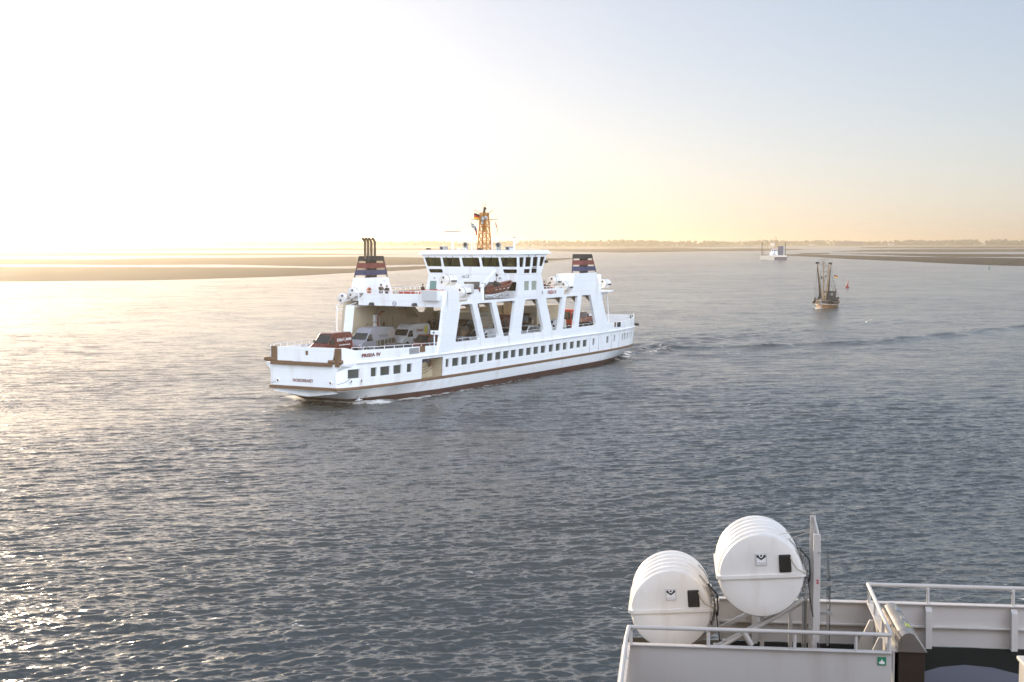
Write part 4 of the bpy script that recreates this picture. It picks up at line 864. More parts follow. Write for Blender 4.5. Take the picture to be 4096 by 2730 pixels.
for o in OPN:                                        # rails inside each opening
    a = o[3][0] - .05; b = o[2][0] + .05; railing([(a, 6.4, HB - .04), (b, 6.4, HB - .04)], .36, max(1, int((a - b) / 1.6)), r=.02)
mb = MB(); mb.tube([(-.9, 6.4, 9.86), (-.9, 6.4, 10.3), (-2.4, 6.4, 10.05), (-2.4, 6.4, 9.86)], .03, 5); SB('boarding_step', mb, WHITE2)
on_side('vent_plate', -20.3, -20.62, 10.1, 10.5, GALV, .012, 6.6)
mb = MB(); mb.box(-14.2, -14.14, -.5, -.1, 12.2, 12.5); SB('picture_frame', mb, DARKG); mb = MB(); mb.box(-14.15, -14.12, -.45, -.15, 12.24, 12.46); SB('frame_face', mb, WHITE2)
mb = MB(); mb.box(-14.18, -14.1, -1.0, -.65, 12.22, 12.42); mb.sph((-14.05, 4.25, 12.2), .18, 8, 5, (1, 1, .6)); mb.sph((-14.1, -4.9, 12.1), .1, 8, 5); SB('wall_lamp', mb, GALV)
# ================================================================ things on the ferry
DKZ = 4.37
def on_ferry(u, v, z=DKZ, yaw=0):
    return SHIP_M @ Matrix.Translation((u, v, z)) @ Matrix.Rotation(R(yaw), 4, 'Z')
def vehicle(name, label, cat, u, v, prof, w, paint, side_win, screen, wheels, wr=.34, tumble=.1, belt=1.1, yaw=0, z=DKZ, group='vehicles parked on the ferry car deck', grille=True, bevel=.05, rear=None, glass=VGLASS):
    e = empty(name, label=label, cat=cat, group=group, mw=on_ferry(u, v, z, yaw)); W = w / 2
    hw = lambda b: W - tumble * max(0, b - belt) ** 1.2
    mb = MB(); mb.slab(prof, [], lambda a, b, t: (a, t * hw(b), b), -1, 1); mb.build('body', paint, e, bevel=bevel, smooth=30)
    for pts in side_win:
        for s in (-1, 1):
            mb = MB(); mb.slab(rpoly(pts, .06, 3), [], lambda a, b, t: (a, s * (hw(b) + t), b), -.01, .012); mb.build('side_window', glass, e)
    (x0, z0), (x1, z1) = screen; n = Vector((z1 - z0, 0, x0 - x1)).normalized() * .014; n = n if n.x > 0 else -n
    mb = MB(); a, b = hw(z0) * .93, hw(z1) * .88; mb.add([(x0 + n.x, -a, z0 + n.z), (x0 + n.x, a, z0 + n.z), (x1 + n.x, b, z1 + n.z), (x1 + n.x, -b, z1 + n.z)], [(0, 1, 2, 3)]); mb.build('windscreen', glass, e)
    for x in wheels:
        for s in (-1, 1):
            mb = MB(); mb.rev([(wr * .3, -.1), (wr * .9, -.11), (wr, -.07), (wr, .07), (wr * .9, .11), (wr * .3, .1)], 16, 'y', (x, s * (W - .1), wr)); wh = mb.build('wheel', TYRE, e, smooth=True)
            mb = MB(); mb.rev([(.001, s * .115), (wr * .6, s * .12), (wr * .62, s * .08)], 12, 'y', (x, s * (W - .1), wr)); mb.build('rim', GALV, wh)
            mb = MB(); mb.rev([(.001, s * .008), (wr * 1.22, s * .008)], 16, 'y', (x, s * W, wr * 1.02), a0=0, a1=math.pi * 2); mb.build('wheel_arch', DARKG, e)
    fx = max(p[0] for p in prof)
    for s in (-1, 1):
        mb = MB(); mb.sph((fx - .12, s * (W - .24), .86 if prof[1][1] > 1.9 else .68), .17, 8, 6, (.7, 1.1, .75)); mb.build('headlight', HEADL, e, smooth=True)
        mb = MB(); rx = min(p[0] for p in prof); mb.box(rx - .015, rx + .05, s * (W - .12) - .06, s * (W - .12) + .06, .9, 1.35 if prof[1][1] > 1.9 else 1.05); mb.build('tail_light', REDL, e)
        mb = MB(); mx_ = x0 - .35; mb.box(mx_ - .08, mx_ + .06, *sorted((s * (W + .02), s * (W + .24))), z0 + .02, z0 + .3); mb.build('mirror', DARKG, e, bevel=.02)
    if grille: mb = MB(); mb.box(fx - .06, fx + .02, -W * .62, W * .62, .42, .72); mb.box(fx - .05, fx + .03, -W * .9, W * .9, .26, .4); mb.build('grille', DARKG, e)
    return e
VAN = [(-5.35, .32), (-5.38, 2.25), (-5.15, 2.5), (-2.3, 2.52), (-1.95, 2.46), (-1.0, 1.42), (-.2, 1.1), (0, .85), (0, .38), (-.1, .28)]
def van_win(dx=0): return [[(-2.05, 2.02), (-1.62, 2.02), (-1.02, 1.42), (-1.05, 1.32), (-2.1, 1.32)]]
v1 = vehicle('van', 'dark red panel van with white lettering, foremost behind the bow gate', 'van', 13.25, -2.66, VAN, 2.02, REDV, van_win(), ((-1.03, 1.46), (-1.84, 2.34)), (-.95, -4.3))
def van_text(e, body, x, z, h, w, m, W=1.01, tum=.1, belt=1.1, **k):
    y = W - tum * max(0, z - belt) ** 1.2 + .012
    return text(body, h, 'lettering', m, e, plane_mtx((x, y, z), (-1, 0, 0), (0, -tum * .9, 1)), width=w, depth=.004, **k)
WTXT = mat('white lettering', (.8, .8, .78), .5); GTXT = mat('grey lettering', (.20, .19, .17), .5); DREDTXT = mat('dark red lettering', (.28, .03, .02), .5)
van_text(v1, 'SCHUH', -3.05, 1.72, .40, 1.05, WTXT, bold=.012); van_text(v1, 'MANN', -4.62, 1.74, .40, .95, WTXT, bold=.012); van_text(v1, 'www.schuh-mann.de', -3.85, 1.2, .24, 2.0, WTXT, bold=.004)
mb = MB()
yy_ = lambda x, z: (x, 1.01 - .1 * max(0, z - 1.1) ** 1.2 + .018, z)
mb.tube([yy_(-3.72, 1.95), yy_(-3.66, 1.62), yy_(-3.78, 1.75), yy_(-3.98, 1.52), yy_(-4.06, 1.55), yy_(-3.9, 1.78), yy_(-3.75, 1.95)], .014, 4); mb.build('shoe_emblem', WTXT, v1)
text('SCHUH    MANN', .14, 'lettering', WTXT, v1, plane_mtx((.02, 0, .98), (0, 1, 0), (-.3, 0, 1)), width=1.2, depth=.003)
SPR = [(-6.85, .34), (-6.9, 2.35), (-6.65, 2.62), (-4, 2.72), (-2.5, 2.68), (-2.1, 2.5), (-1.72, 2.14), (-1.02, 1.42), (-.25, 1.12), (0, .88), (0, .4), (-.1, .3)]
swin = [[(-2.25, 2.0), (-1.72, 2.0), (-1.15, 1.42), (-1.15, 1.3), (-2.3, 1.3)]]
v2 = vehicle('van', 'silver high roof van printed with a building picture, just behind the red lettered van', 'van', 6.45, -2.62, SPR, 2.02, SILV, swin, ((-1.05, 1.45), (-1.70, 2.12)), (-1.05, -5.3), .36, tumble=.09)
van_text(v2, 'FENESTRA', -4.55, 1.72, .36, 1.9, GTXT, tum=.09, bold=.004)
mb = MB(); fh = lambda z: 1.01 - .09 * max(0, z - 1.1) ** 1.2
for (x0, x1, z0, z1) in ((-6.7, -3.0, .55, 1.25),): mb.slab([(x0, z0), (x1, z0), (x1, z1), (x0, z1 + .1)], [], lambda a, b, t: (a, fh(b) + t, b), 0, .008)
gp = mb.build('print_band', mat('dark printed house picture', (.07, .065, .045), .4, var=.6, scale=5), v2)
mb = MB()
for x in (-3.1, -3.7, -4.6, -5.3, -5.9): mb.slab([(x, .6), (x - .08, .6), (x - .08, 1.32), (x, 1.32)], [], lambda a, b, t: (a, fh(b) + .008 + t, b), 0, .006)
mb.build('printed_columns', mat('pale print', (.4, .4, .38), .5), gp)
mb = MB(); mb.slab([(-5.2, 1.5), (-6.75, 1.4), (-6.75, 2.3), (-5.6, 2.35)], [], lambda a, b, t: (a, fh(b) + t, b), 0, .006); mb.build('print_patch', mat('pinkish print', (.36, .30, .26), .4, var=.35, scale=4), v2)
v3 = vehicle('van', 'white high roof van with yellow fruit print and red script on its side', 'van', -1.35, -2.35, [(x if x > -6 else x + .75, z) for x, z in SPR], 2.0, WHITEV, swin, ((-1.05, 1.45), (-1.70, 2.12)), (-1.05, -4.7), .36, tumble=.09)
van_text(v3, 'Fibulas', -3.8, 1.95, .48, 1.4, DREDTXT, tum=.09, shear=.3); van_text(v3, 'Thu', -2.95, 1.0, .22, .6, DREDTXT, tum=.09, shear=.3)
mb = MB(); mb.rev([(.001, fh(1.95) + .004), (.42, fh(2.1) + .03)], 16, 'y', (-5.15, 0, 1.95), (.85, 1, 1.2)); mb.build('fruit_print', mat('yellow print', (.62, .55, .06), .4), v3)
text('engelgourmet', .12, 'lettering', GTXT, v3, plane_mtx((-1.93, 0, 2.4), (0, 1, 0), (-.6, 0, 1)), width=1.2, depth=.003)
CARE = [(-4.75, .35), (-4.8, .85), (-4.55, 1.1), (-4.1, 1.42), (-3.6, 1.49), (-2.3, 1.50), (-1.95, 1.44), (-1.15, .98), (-.2, .82), (0, .65), (0, .3), (-.1, .22)]
cwin = [[(-2.75, 1.38), (-2.1, 1.38), (-1.5, .98), (-2.75, .96)], [(-4.05, 1.34), (-2.83, 1.38), (-2.83, .96), (-4.25, .98)]]
vehicle('car', 'dark grey estate car beside the port bulwark railing, nearest car to the bow', 'car', 11.55, 4.45, CARE, 1.8, mat('taupe car paint', (.07, .058, .05), .32, metal=.2, coat=.3), cwin, ((-1.2, 1.0), (-1.9, 1.41)), (-.85, -3.75), .32, .22, .95)
CAD = [(-4.35, .35), (-4.4, 1.6), (-4.2, 1.84), (-2.0, 1.87), (-1.7, 1.80), (-1.0, 1.1), (-.2, .92), (0, .7), (0, .3), (-.1, .24)]
v5 = vehicle('van', 'small dark red delivery van with white lettering on its bonnet, behind the white bow post', 'van', 2.45, 2.85, CAD, 1.82, REDV, [[(-2.3, 1.62), (-1.85, 1.62), (-1.2, 1.08), (-2.35, 1.06)]], ((-1.02, 1.14), (-1.66, 1.76)), (-.9, -3.6), .32, .16)
text('Marke', .2, 'lettering', WTXT, v5, plane_mtx((-.5, -.35, 1.02), (0, 1, 0), (-1, 0, .25)), width=.85, depth=.003, shear=.2)
SUVP = [(-4.8, .4), (-4.85, 1.0), (-4.7, 1.65), (-4.3, 1.82), (-2.2, 1.86), (-1.9, 1.8), (-1.1, 1.15), (-.2, .98), (0, .8), (0, .38), (-.1, .3)]
suw = [[(-2.9, 1.68), (-2.05, 1.68), (-1.4, 1.14), (-2.9, 1.12)], [(-4.4, 1.62), (-2.98, 1.68), (-2.98, 1.12), (-4.55, 1.16)]]
vehicle('car', 'small silver car low behind the railing of the foremost side opening', 'car', -.9, 4.7, [(x * .88, z) for x, z in CARE], 1.7, SILV, [[(x * .88, z) for x, z in w] for w in cwin], ((-1.05, 1.0), (-1.68, 1.41)), (-.75, -3.3), .3, .2, .95)
vehicle('van', 'dark brown van in the shade behind the foremost side opening', 'van', -5.2, 1.4, [(x * .9, z * .92) for x, z in VAN], 2.0, DARKV, [[(x * .9, z * .92) for x, z in van_win()[0]]], ((-.93, 1.34), (-1.66, 2.15)), (-.9, -4.0))
vehicle('van', 'white panel van filling the second side opening', 'van', -7.1, 4.35, [(x, z * .80) for x, z in VAN], 1.9, WHITEV, [[(x, z * .80) for x, z in van_win()[0]]], ((-1.03, 1.17), (-1.84, 1.87)), (-.95, -4.3))
vehicle('car', 'white people carrier behind the narrow third side opening', 'car', -13.2, 4.3, SUVP, 1.86, WHITEV, suw, ((-1.13, 1.17), (-1.84, 1.77)), (-.9, -3.9), .34, .18, 1.1)
vehicle('car', 'white people carrier with dark windows in the wide fourth side opening', 'car', -18.3, 4.1, SUVP, 1.86, WHITEV, suw, ((-1.13, 1.17), (-1.84, 1.77)), (-.9, -3.9), .34, .18, 1.1)
v11 = vehicle('van', 'white van with green leaf print behind the fifth side opening', 'van', -26.8, 3.2, [(x, z * .84) for x, z in VAN], 1.9, WHITEV, [], ((-1.03, 1.23), (-1.84, 1.97)), (-.95, -4.3))
mb = MB(); rg = random.Random(4)
for k in range(12): x = -1.8 - k * .27; z = .75 + rg.uniform(-.1, .15); mb.slab([(x, z - .2), (x + .12, z + .1), (x + .02, z + .32), (x - .1, z + .08)], [], lambda a, b, t: (a, .955 - .1 * max(0, b - 1.1) ** 1.2 + t, b), 0, .008)
mb.build('leaf_print', mat('green print', (.10, .25, .05), .45), v11)
def truck(name, label, u, v, cab_m, box_m, box, cab=(0, -2.1, .45, 2.75), w=2.4, open_bed=False, extra=None):
    """box = (x0, x1, z0, z1) behind the cab; nose at x=0"""
    e = empty(name, label=label, cat='truck', group='vehicles parked on the ferry car deck', mw=on_ferry(u, v)); W = w / 2
    x0, x1, z0, z1 = cab; mb = MB(); mb.slab([(x1, z0), (x1, z1), (x0 - .35, z1), (x0 - .12, z1 - .3), (x0, 1.5), (x0, z0)], [], lambda a, b, t: (a, t, b), -W + .05, W - .05); mb.build('cab', cab_m, e, bevel=.06, smooth=30)
    mb = MB(); mb.add([(x0 + .015, -W + .2, 1.55), (x0 + .015, W - .2, 1.55), (x0 - .11, W - .25, z1 - .28), (x0 - .11, -W + .25, z1 - .28)], [(0, 1, 2, 3)]); mb.build('windscreen', VGLASS, e)
    for s in (-1, 1):
        mb = MB(); mb.slab(rpoly([(x0 - .3, 1.45), (x0 - .4, z1 - .35), (x0 - 1.2, z1 - .35), (x0 - 1.2, 1.45)], .08), [], lambda a, b, t: (a, s * (W - .05 + t), b), -.01, .015); mb.build('side_window', VGLASS, e)
        mb = MB(); mb.box(x0 - .1, x0 + .12, *sorted((s * (W + .05), s * (W + .25))), 1.6, 2.3); mb.build('mirror', DARKG, e, bevel=.02)
        mb = MB(); mb.sph((x0, s * (W - .4), .75), .15, 8, 6, (.5, 1.2, .8)); mb.build('headlight', HEADL, e)
        for x in (x0 - 1.1, box[1] + 1.6):
            mb = MB(); mb.rev([(.1, -.14), (.44, -.14), (.48, -.08), (.48, .08), (.44, .14), (.1, .14)], 16, 'y', (x, s * (W - .2), .48)); mb.build('wheel', TYRE, e, smooth=True)
    mb = MB(); mb.box(x0 - .03, x0 + .05, -W * .8, W * .8, .5, .95); mb.build('grille', DARKG, e)
    mb = MB(); mb.box(box[1], x0 - .5, -.5, .5, .5, .8); mb.build('chassis', DARKG, e)
    a0, a1, c0, c1 = box
    if open_bed:
        mb = MB(); mb.box(a1, a0, -W, W, c0, c0 + .12); mb.box(a1, a0, -W, -W + .05, c0 + .12, c1); mb.box(a1, a0, W - .05, W, c0 + .12, c1); mb.box(a1, a1 + .05, -W, W, c0 + .12, c1); mb.box(a0 - .05, a0, -W, W, c0 + .12, c1 + .35); mb.build('bed', box_m, e)
    else:
        mb = MB(); mb.box(a1, a0, -W, W, c0, c1); mb.build('box_body', box_m, e, bevel=.03)
    return e
CREAMBOX = mat('cream box body', (.52, .47, .36), .45, var=.06)
t1 = truck('box_truck', 'cream furniture box truck with red pictograms, behind the second side opening', -13.6, -1.2, DARKV, CREAMBOX, (-1.9, -6.4, .95, 3.52))
def trk_text(e, body, x, z, h, w, m, W=1.2, **k): return text(body, h, 'lettering', m, e, plane_mtx((x, W + .012, z), (-1, 0, 0), (0, 0, 1)), width=w, depth=.004, **k)
trk_text(t1, 'Moebelhaus'.replace('oe', '\u00f6'), -3.95, 3.1, .42, 2.3, GTXT); trk_text(t1, 'BRANE', -4.35, 1.5, .46, 1.5, REDTXT, bold=.02)
mb = MB()
for r_ in range(4):
    for q in range(6): x = -3.1 - q * .42; z = 2.62 - r_ * .28; mb.add([(x, 1.212, z + .11), (x - .13, 1.212, z + .08), (x - .07, 1.212, z - .12)], [(0, 1, 2)])
mb.build('pictogram', REDTXT, t1)
for k in range(4): trk_text(t1, ('Wohnen', 'Schlafen', 'K\u00fcchen', 'Service')[k], -5.8, 2.9 - .42 * k, .2, .9, GTXT)
t2 = truck('box_truck', 'cream box truck with red slanted script beyond the foremost side opening', -14.6, -4.7, DARKV, CREAMBOX, (-1.7, -6.6, .9, 3.42), w=2.3)
trk_text(t2, 'Ihr Partner', -3.3, 2.8, .32, 1.5, REDTXT, W=1.15, shear=.35); trk_text(t2, 'am Norden', -4.2, 2.42, .34, 1.7, REDTXT, W=1.15, shear=.35)
truck('box_truck', 'dark red lorry with a small side window, behind the third side opening', -20.6, -.15, REDV, mat('dark red lorry body', (.16, .03, .02), .45), (-1.9, -4.6, .9, 2.9), w=2.3)
truck('box_truck', 'tall cream box truck with olive front, behind the fourth and fifth side openings', -29.6, -1.15, DARKV, mat('pale box wall', (.66, .60, .46), .4, var=.05), (-2.0, -9.6, .95, 3.66), cab=(0, -1.9, .45, 2.8))
t5 = truck('flatbed_truck', 'bright red flatbed truck behind the two aftmost side openings', -40.0, -.2, mat('bright red truck paint', (.50, .06, .02), .3, coat=.4), REDV, (-2.5, -8.6, 1.0, 1.62), cab=(0, -2.4, .45, 2.9), open_bed=True)
mb = MB(); rg = random.Random(9)
for k in range(11): mb.box(-2.3 + rg.uniform(-.06, .06), .0 + rg.uniform(-.1, .1) - max(0, k - 6) * .22, -.95 + rg.uniform(-.03, .03), .95, k * .115, k * .115 + .09)
o = mb.build('timber_stack', mat('weathered grey timber', (.16, .14, .13), .8, var=.3)); o.matrix_world = on_ferry(-43.2, -.2, DKZ + 1.13); setp(o, 'stack of grey timber pallets on the red flatbed truck', 'pallet stack')
# bicycles by the bow
def bicycle(u, v, yaw, label, m):
    e = empty('bicycle', label=label, cat='bicycle', group='bicycles behind the bow gate', mw=on_ferry(u, v, DKZ, yaw))
    for x in (0, 1.05):
        mb = MB(); mb.rev([(.34 + .02 * math.cos(a), .02 * math.sin(a)) for a in [k * math.pi / 2 for k in range(5)]], 20, 'y', (x, 0, .35))
        for k in range(6): a = k * math.pi / 6; mb.tube([(x + .33 * math.cos(a), 0, .35 + .33 * math.sin(a)), (x - .33 * math.cos(a), 0, .35 - .33 * math.sin(a))], .003, 3)
        mb.build('wheel', TYRE, e)
    mb = MB()
    for a, b in (((0, 0, .35), (.42, 0, .3)), ((.42, 0, .3), (.30, 0, .82)), ((.42, 0, .3), (.88, 0, .8)), ((.30, 0, .78), (.86, 0, .85)), ((0, 0, .35), (.30, 0, .78)), ((.85, 0, .95), (1.05, 0, .35))): mb.tube([a, b], .02, 5)
    mb.build('frame', m, e)
    mb = MB(); mb.tube([(.86, -.28, 1.08), (.84, 0, 1.0), (.86, .28, 1.08)], .018, 5); mb.tube([(.85, 0, .95), (.84, 0, 1.03)], .02, 5); mb.build('handlebar', DARKG, e)
    mb = MB(); mb.tube([(.30, 0, .82), (.28, 0, .95)], .018, 5); mb.sph((.27, 0, .98), .1, 8, 5, (1.3, .6, .4)); mb.build('saddle', BLACKP, e)
bicycle(13.6, -5.0, 25, 'dark bicycle with raised handlebar between bow gate and starboard railing', BLACKP)
bicycle(13.9, -5.6, 14, 'olive bicycle, rearmost of the bicycles leaning at the bow', mat('olive frame', (.12, .11, .05), .4))
bicycle(15.9, -5.3, 8, 'grey bicycle lying closest to the starboard gate post', GALV)
# signal pole with light box at the port bow
e = empty('signal_pole', label='white pole with a square lamp box and red light beside the small red van', cat='signal pole', mw=on_ferry(3.5, 5.9))
mb = MB(); mb.tube([(0, 0, 0), (0, 0, 2.2)], .07, 8); mb.tube([(.7, .3, .75), (0, 0, 1.25), (-.9, .3, .85)], .04, 6); mb.build('pole', WHITE2, e)
mb = MB(); mb.box(-.12, .12, -.42, .55, 2.15, 2.6); b_ = mb.build('lamp_box', WHITE2, e, bevel=.02); mb = MB(); mb.box(.12, .14, -.1, .1, 2.28, 2.46); mb.build('lens', DARKG, b_)
mb = MB(); mb.box(-1.5, -.35, -.3, .1, .55, 1.35); b2 = mb.build('control_box', mat('dark cabinet', (.05, .04, .035), .5), e, bevel=.02); mb = MB(); mb.rev([(.001, .11), (.12, .11), (.12, .08)], 12, 'y', (-1.2, .0, 1.1)); mb.build('red_light', LAMPRED, b2)
mb = MB(); mb.sph((-.9, .0, 2.15), .18, 8, 6); mb.tube([(-.9, 0, 1.6), (-.9, 0, 2.1)], .03, 5); mb.build('horn', GALV, e)
# --- life raft canisters
def canister(label, L, Rr, mw, group, shell, detail=False, name='raft_canister'):
    e = empty(name, label=label, cat='life raft', group=group, mw=mw)
    pr = [(.001, 0), (Rr * .55, -.012), (Rr * .86, .0), (Rr * .955, .02), (Rr * .985, .06), (Rr * .975, .10)]
    n = 5; seg = (L - .24) / n
    for k in range(n):
        x = .12 + k * seg; pr += [(Rr * .925, x + .01), (Rr * .925, x + .05), (Rr * .985, x + .085), (Rr * 1.01, x + seg * .55), (Rr * .99, x + seg - .03), (Rr * .925, x + seg - .005)]
    pr += [(Rr * .985, L - .08), (Rr * .96, L - .03), (Rr * .86, L), (Rr * .5, L + .01), (.001, L + .012)]
    mb = MB(); mb.rev([(r, -x) for r, x in pr], 56 if detail else 20, 'x'); mb.build('shell', shell, e, smooth=35)
    mb = MB(); ring = []
    for x0_, y0_ in ((.03, Rr * 1.0), (.03, -Rr * 1.0), (-L - .02, -Rr * 1.0), (-L - .02, Rr * 1.0)): ring.append((x0_, y0_))
    prof = rpoly([(.035, Rr * 1.045), (.035, -Rr * 1.045), (-L - .03, -Rr * 1.045), (-L - .03, Rr * 1.045)], .12, 5)
    mb.slab(prof, [], lambda a, b, t: (a, b, t), -.028, .028); mb.build('flange', shell, e, bevel=.012 if detail else 0)
    return e
CAN = mat('white canister gelcoat', (.76, .73, .69), .34, var=.05, scale=2.2, coat=.2, grime=.3)
def ferry_raft(label, u, v, z, yaw, two=True):
    e = canister(label, 1.7, .60, on_ferry(u, v, z, yaw), 'life raft canisters on the ferry', CAN)
    for (y, zz) in ((.12, .28), (-.12, -.22)):
        mb = MB(); mb.box(.0, .03, y - .12, y + .12, zz - .11, zz + .11); mb.build('black_pocket', BLACKP, e)
    mb = MB(); mb.slab([(-.75, -.14), (-1.6, -.14), (-1.6, .03), (-.75, .03)], [], lambda a, b, t: (a, .60 + t, b - .06), .0, .02); mb.build('side_pocket', BLACKP, e)
    mb = MB()
    for x in (-.5, -1.2): mb.rev([(.615, x - .02), (.615, x + .02)], 20, 'x')
    mb.build('strap', STEEL, e); return e
ferry_raft('white raft canister at the starboard bow corner, upper one of that pair', 2.6, -5.5, 10.78, 0)
ferry_raft('white raft canister at the starboard bow corner, lower outboard one of the pair', 2.6, -6.85, 10.15, 0)
ferry_raft('white raft canister standing highest, in front of the teal door', .1, 4.9, 12.28, -14)
ferry_raft('white raft canister half hidden behind the port wall beside the rescue boat', -1.6, 5.95, 10.88, -4)
ferry_raft('white raft canister behind the red ship name, upper one of the aft pair', -25.9, 5.0, 11.55, -4)
ferry_raft('white raft canister tucked against the aft funnel casing below another canister', -27.4, 5.9, 10.83, -4)
ferry_raft('white raft canister on the platform overhanging the stern side', -38.9, 6.0, 10.9, -2)
# --- rescue boat with outboard
e = empty('rescue_boat', label='orange rescue boat with black outboard hanging from the white crane', cat='rescue boat', mw=on_ferry(-8.2, 5.55, 10.35) @ Matrix.Rotation(R(178), 4, 'Z') @ Matrix.Rotation(R(-3), 4, 'Y'))
mb = MB(); st = []
for x, w, zk, zt in ((0, .85, .08, .72), (1.2, .95, .0, .74), (2.8, .95, .0, .78), (4.2, .8, .1, .9), (5.2, .45, .42, 1.05), (5.7, .08, .85, 1.15)):
    st.append([(x, 0, zk), (x, w * .7, zk + .14), (x, w, zt * .62 + zk * .4), (x, w, zt), (x, w * .72, zt + .02), (x, w * .6, zt - .25), (x, -w * .6, zt - .25), (x, -w * .72, zt + .02), (x, -w, zt), (x, -w, zt * .62 + zk * .4), (x, -w * .7, zk + .14)])
mb.ring(st); mb.build('hull', ORBOAT, e, smooth=50)
mb = MB()
for s in (-1, 1): mb.tube([(.1, s * .9, .74), (1.2, s * 1.0, .77), (2.8, s * 1.0, .81), (4.2, s * .84, .94), (5.2, s * .5, 1.08), (5.75, 0, 1.2)], .13, 8)
mb.build('fender_tube', ORBOAT, e, smooth=True)
mb = MB(); mb.box(-.65, -.1, -.28, .28, .55, 1.25); mb.box(-.5, -.2, -.1, .1, -.25, .55); om = mb.build('outboard_motor', BLACKP, e, bevel=.06)
mb = MB(); mb.rev([(.02, -.04), (.2, -.02), (.2, .02), (.02, .04)], 8, 'x', (-.55, 0, -.15)); mb.build('propeller', STEEL, om)
mb = MB(); mb.box(2.4, 3.0, -.35, .35, .6, 1.15); mb.rev([(.2 + .02 * math.cos(a), .02 * math.sin(a)) for a in [k * math.pi / 2 for k in range(5)]], 14, 'x', (2.3, 0, 1.3)); mb.tube([(1.2, .5, .7), (1.2, .5, 1.5)], .02, 5); mb.build('console', DARKG, e)
mb = MB()
for s in (-1, 1):
    for x in (.7, 1.6, 2.5, 3.4): mb.box(x, x + .4, *sorted((s * .955, s * .975)), .55, .63)
mb.build('reflective_stripe', WTXT, e)
e = empty('boat_cradle', label='grey steel cradle under the orange rescue boat', cat='cradle', mw=on_ferry(-9.5, 5.6, 9.85))
mb = MB()
for x in (0, -3.2): mb.tube([(x, -.7, 0), (x, -.7, .4), (x, 0, .25), (x, .6, .5), (x, .6, 0)], .045, 5)
mb.tube([(0, .6, .3), (-3.2, .6, .35)], .04, 5); mb.tube([(0, .6, .1), (-1.6, .6, .6)], .05, 5); mb.build('cradle_frame', GALV, e)
# --- benches
def bench(u, v, n, label):
    e = empty('bench', label=label, cat='bench', group='red benches on the passenger deck', mw=on_ferry(u, v, 9.84))
    mb = MB(); mb.box(-n, 0, -.22, .22, .40, .46); mb.build('seat', REDB, e); mb = MB(); mb.box(-n, 0, .20, .26, .46, .98); mb.build('backrest', REDB, e)
    for x in (-.2, -n + .2): mb = MB(); mb.box(x - .04, x + .04, -.2, .2, 0, .4); mb.build('leg', WHITE2, e)
bench(-3.6, -3.4, 3.4, 'red bench nearest the two people by the funnel casing'); bench(-7.4, -3.4, 4.6, 'long red bench beside the person standing alone'); bench(-5.0, -1.6, 5.5, 'red bench along the middle of the forward passenger deck'); bench(-22.2, 5.3, 3.2, 'red bench behind the wheelhouse above the red ship name')
# --- flags
def flag(name, label, cat, org, w, h, drop, mats, pat, amp=.12, lean_=0):
    """hangs and flies in the ship's athwart plane; pat(i, j, nx, ny) -> material index"""
    nx, ny = 12, 9; mb = MB()
    for i in range(nx):
        for j in range(ny):
            def p(a, b): x = w * a; return (amp * math.sin(a * 7 + b * 1.5) * a, x + lean_ * b, -h * b - drop * a * a - drop * .4 * a)
            mb.mi(pat(i, j, nx, ny)).add([p(i / nx, j / ny), p((i + 1) / nx, j / ny), p((i + 1) / nx, (j + 1) / ny), p(i / nx, (j + 1) / ny)], [(0, 1, 2, 3)])
    o = mb.build(name, mats, normals=False, smooth='all'); o.matrix_world = on_ferry(*org); setp(o, label, cat)
    s_ = o.modifiers.new('thick', 'SOLIDIFY'); s_.thickness = .008
    return o
FB, FR, FG = mat('flag black cloth', (.02, .02, .02), .8), mat('flag red cloth', (.65, .04, .02), .8), mat('flag gold cloth', (.85, .55, .03), .8)
flag('flag', 'black red and gold national flag flying from the orange mast', 'flag', (-17.45, -1.26, 19.98), 1.15, .7, .30, [FB, FR, FG], lambda i, j, nx, ny: j * 3 // ny)
flag('flag', 'black and white chequered flag drooping left of the orange mast', 'flag', (-17.45, -1.67, 18.86), .85, .62, .62, [FB, mat('flag white cloth', (.8, .8, .8), .8), mat('flag navy cloth', (.03, .03, .1), .8)], lambda i, j, nx, ny: 2 if i > 7 else (i // 2 + j // 2) % 2)
flag('flag', 'dark red and blue pennant hanging right of the orange mast', 'flag', (-17.45, 1.75, 18.95), .32, .45, 1.0, [mat('pennant blue', (.03, .03, .12), .8), FR], lambda i, j, nx, ny: 1 if 2 < j < 5 and i < 8 else 0)
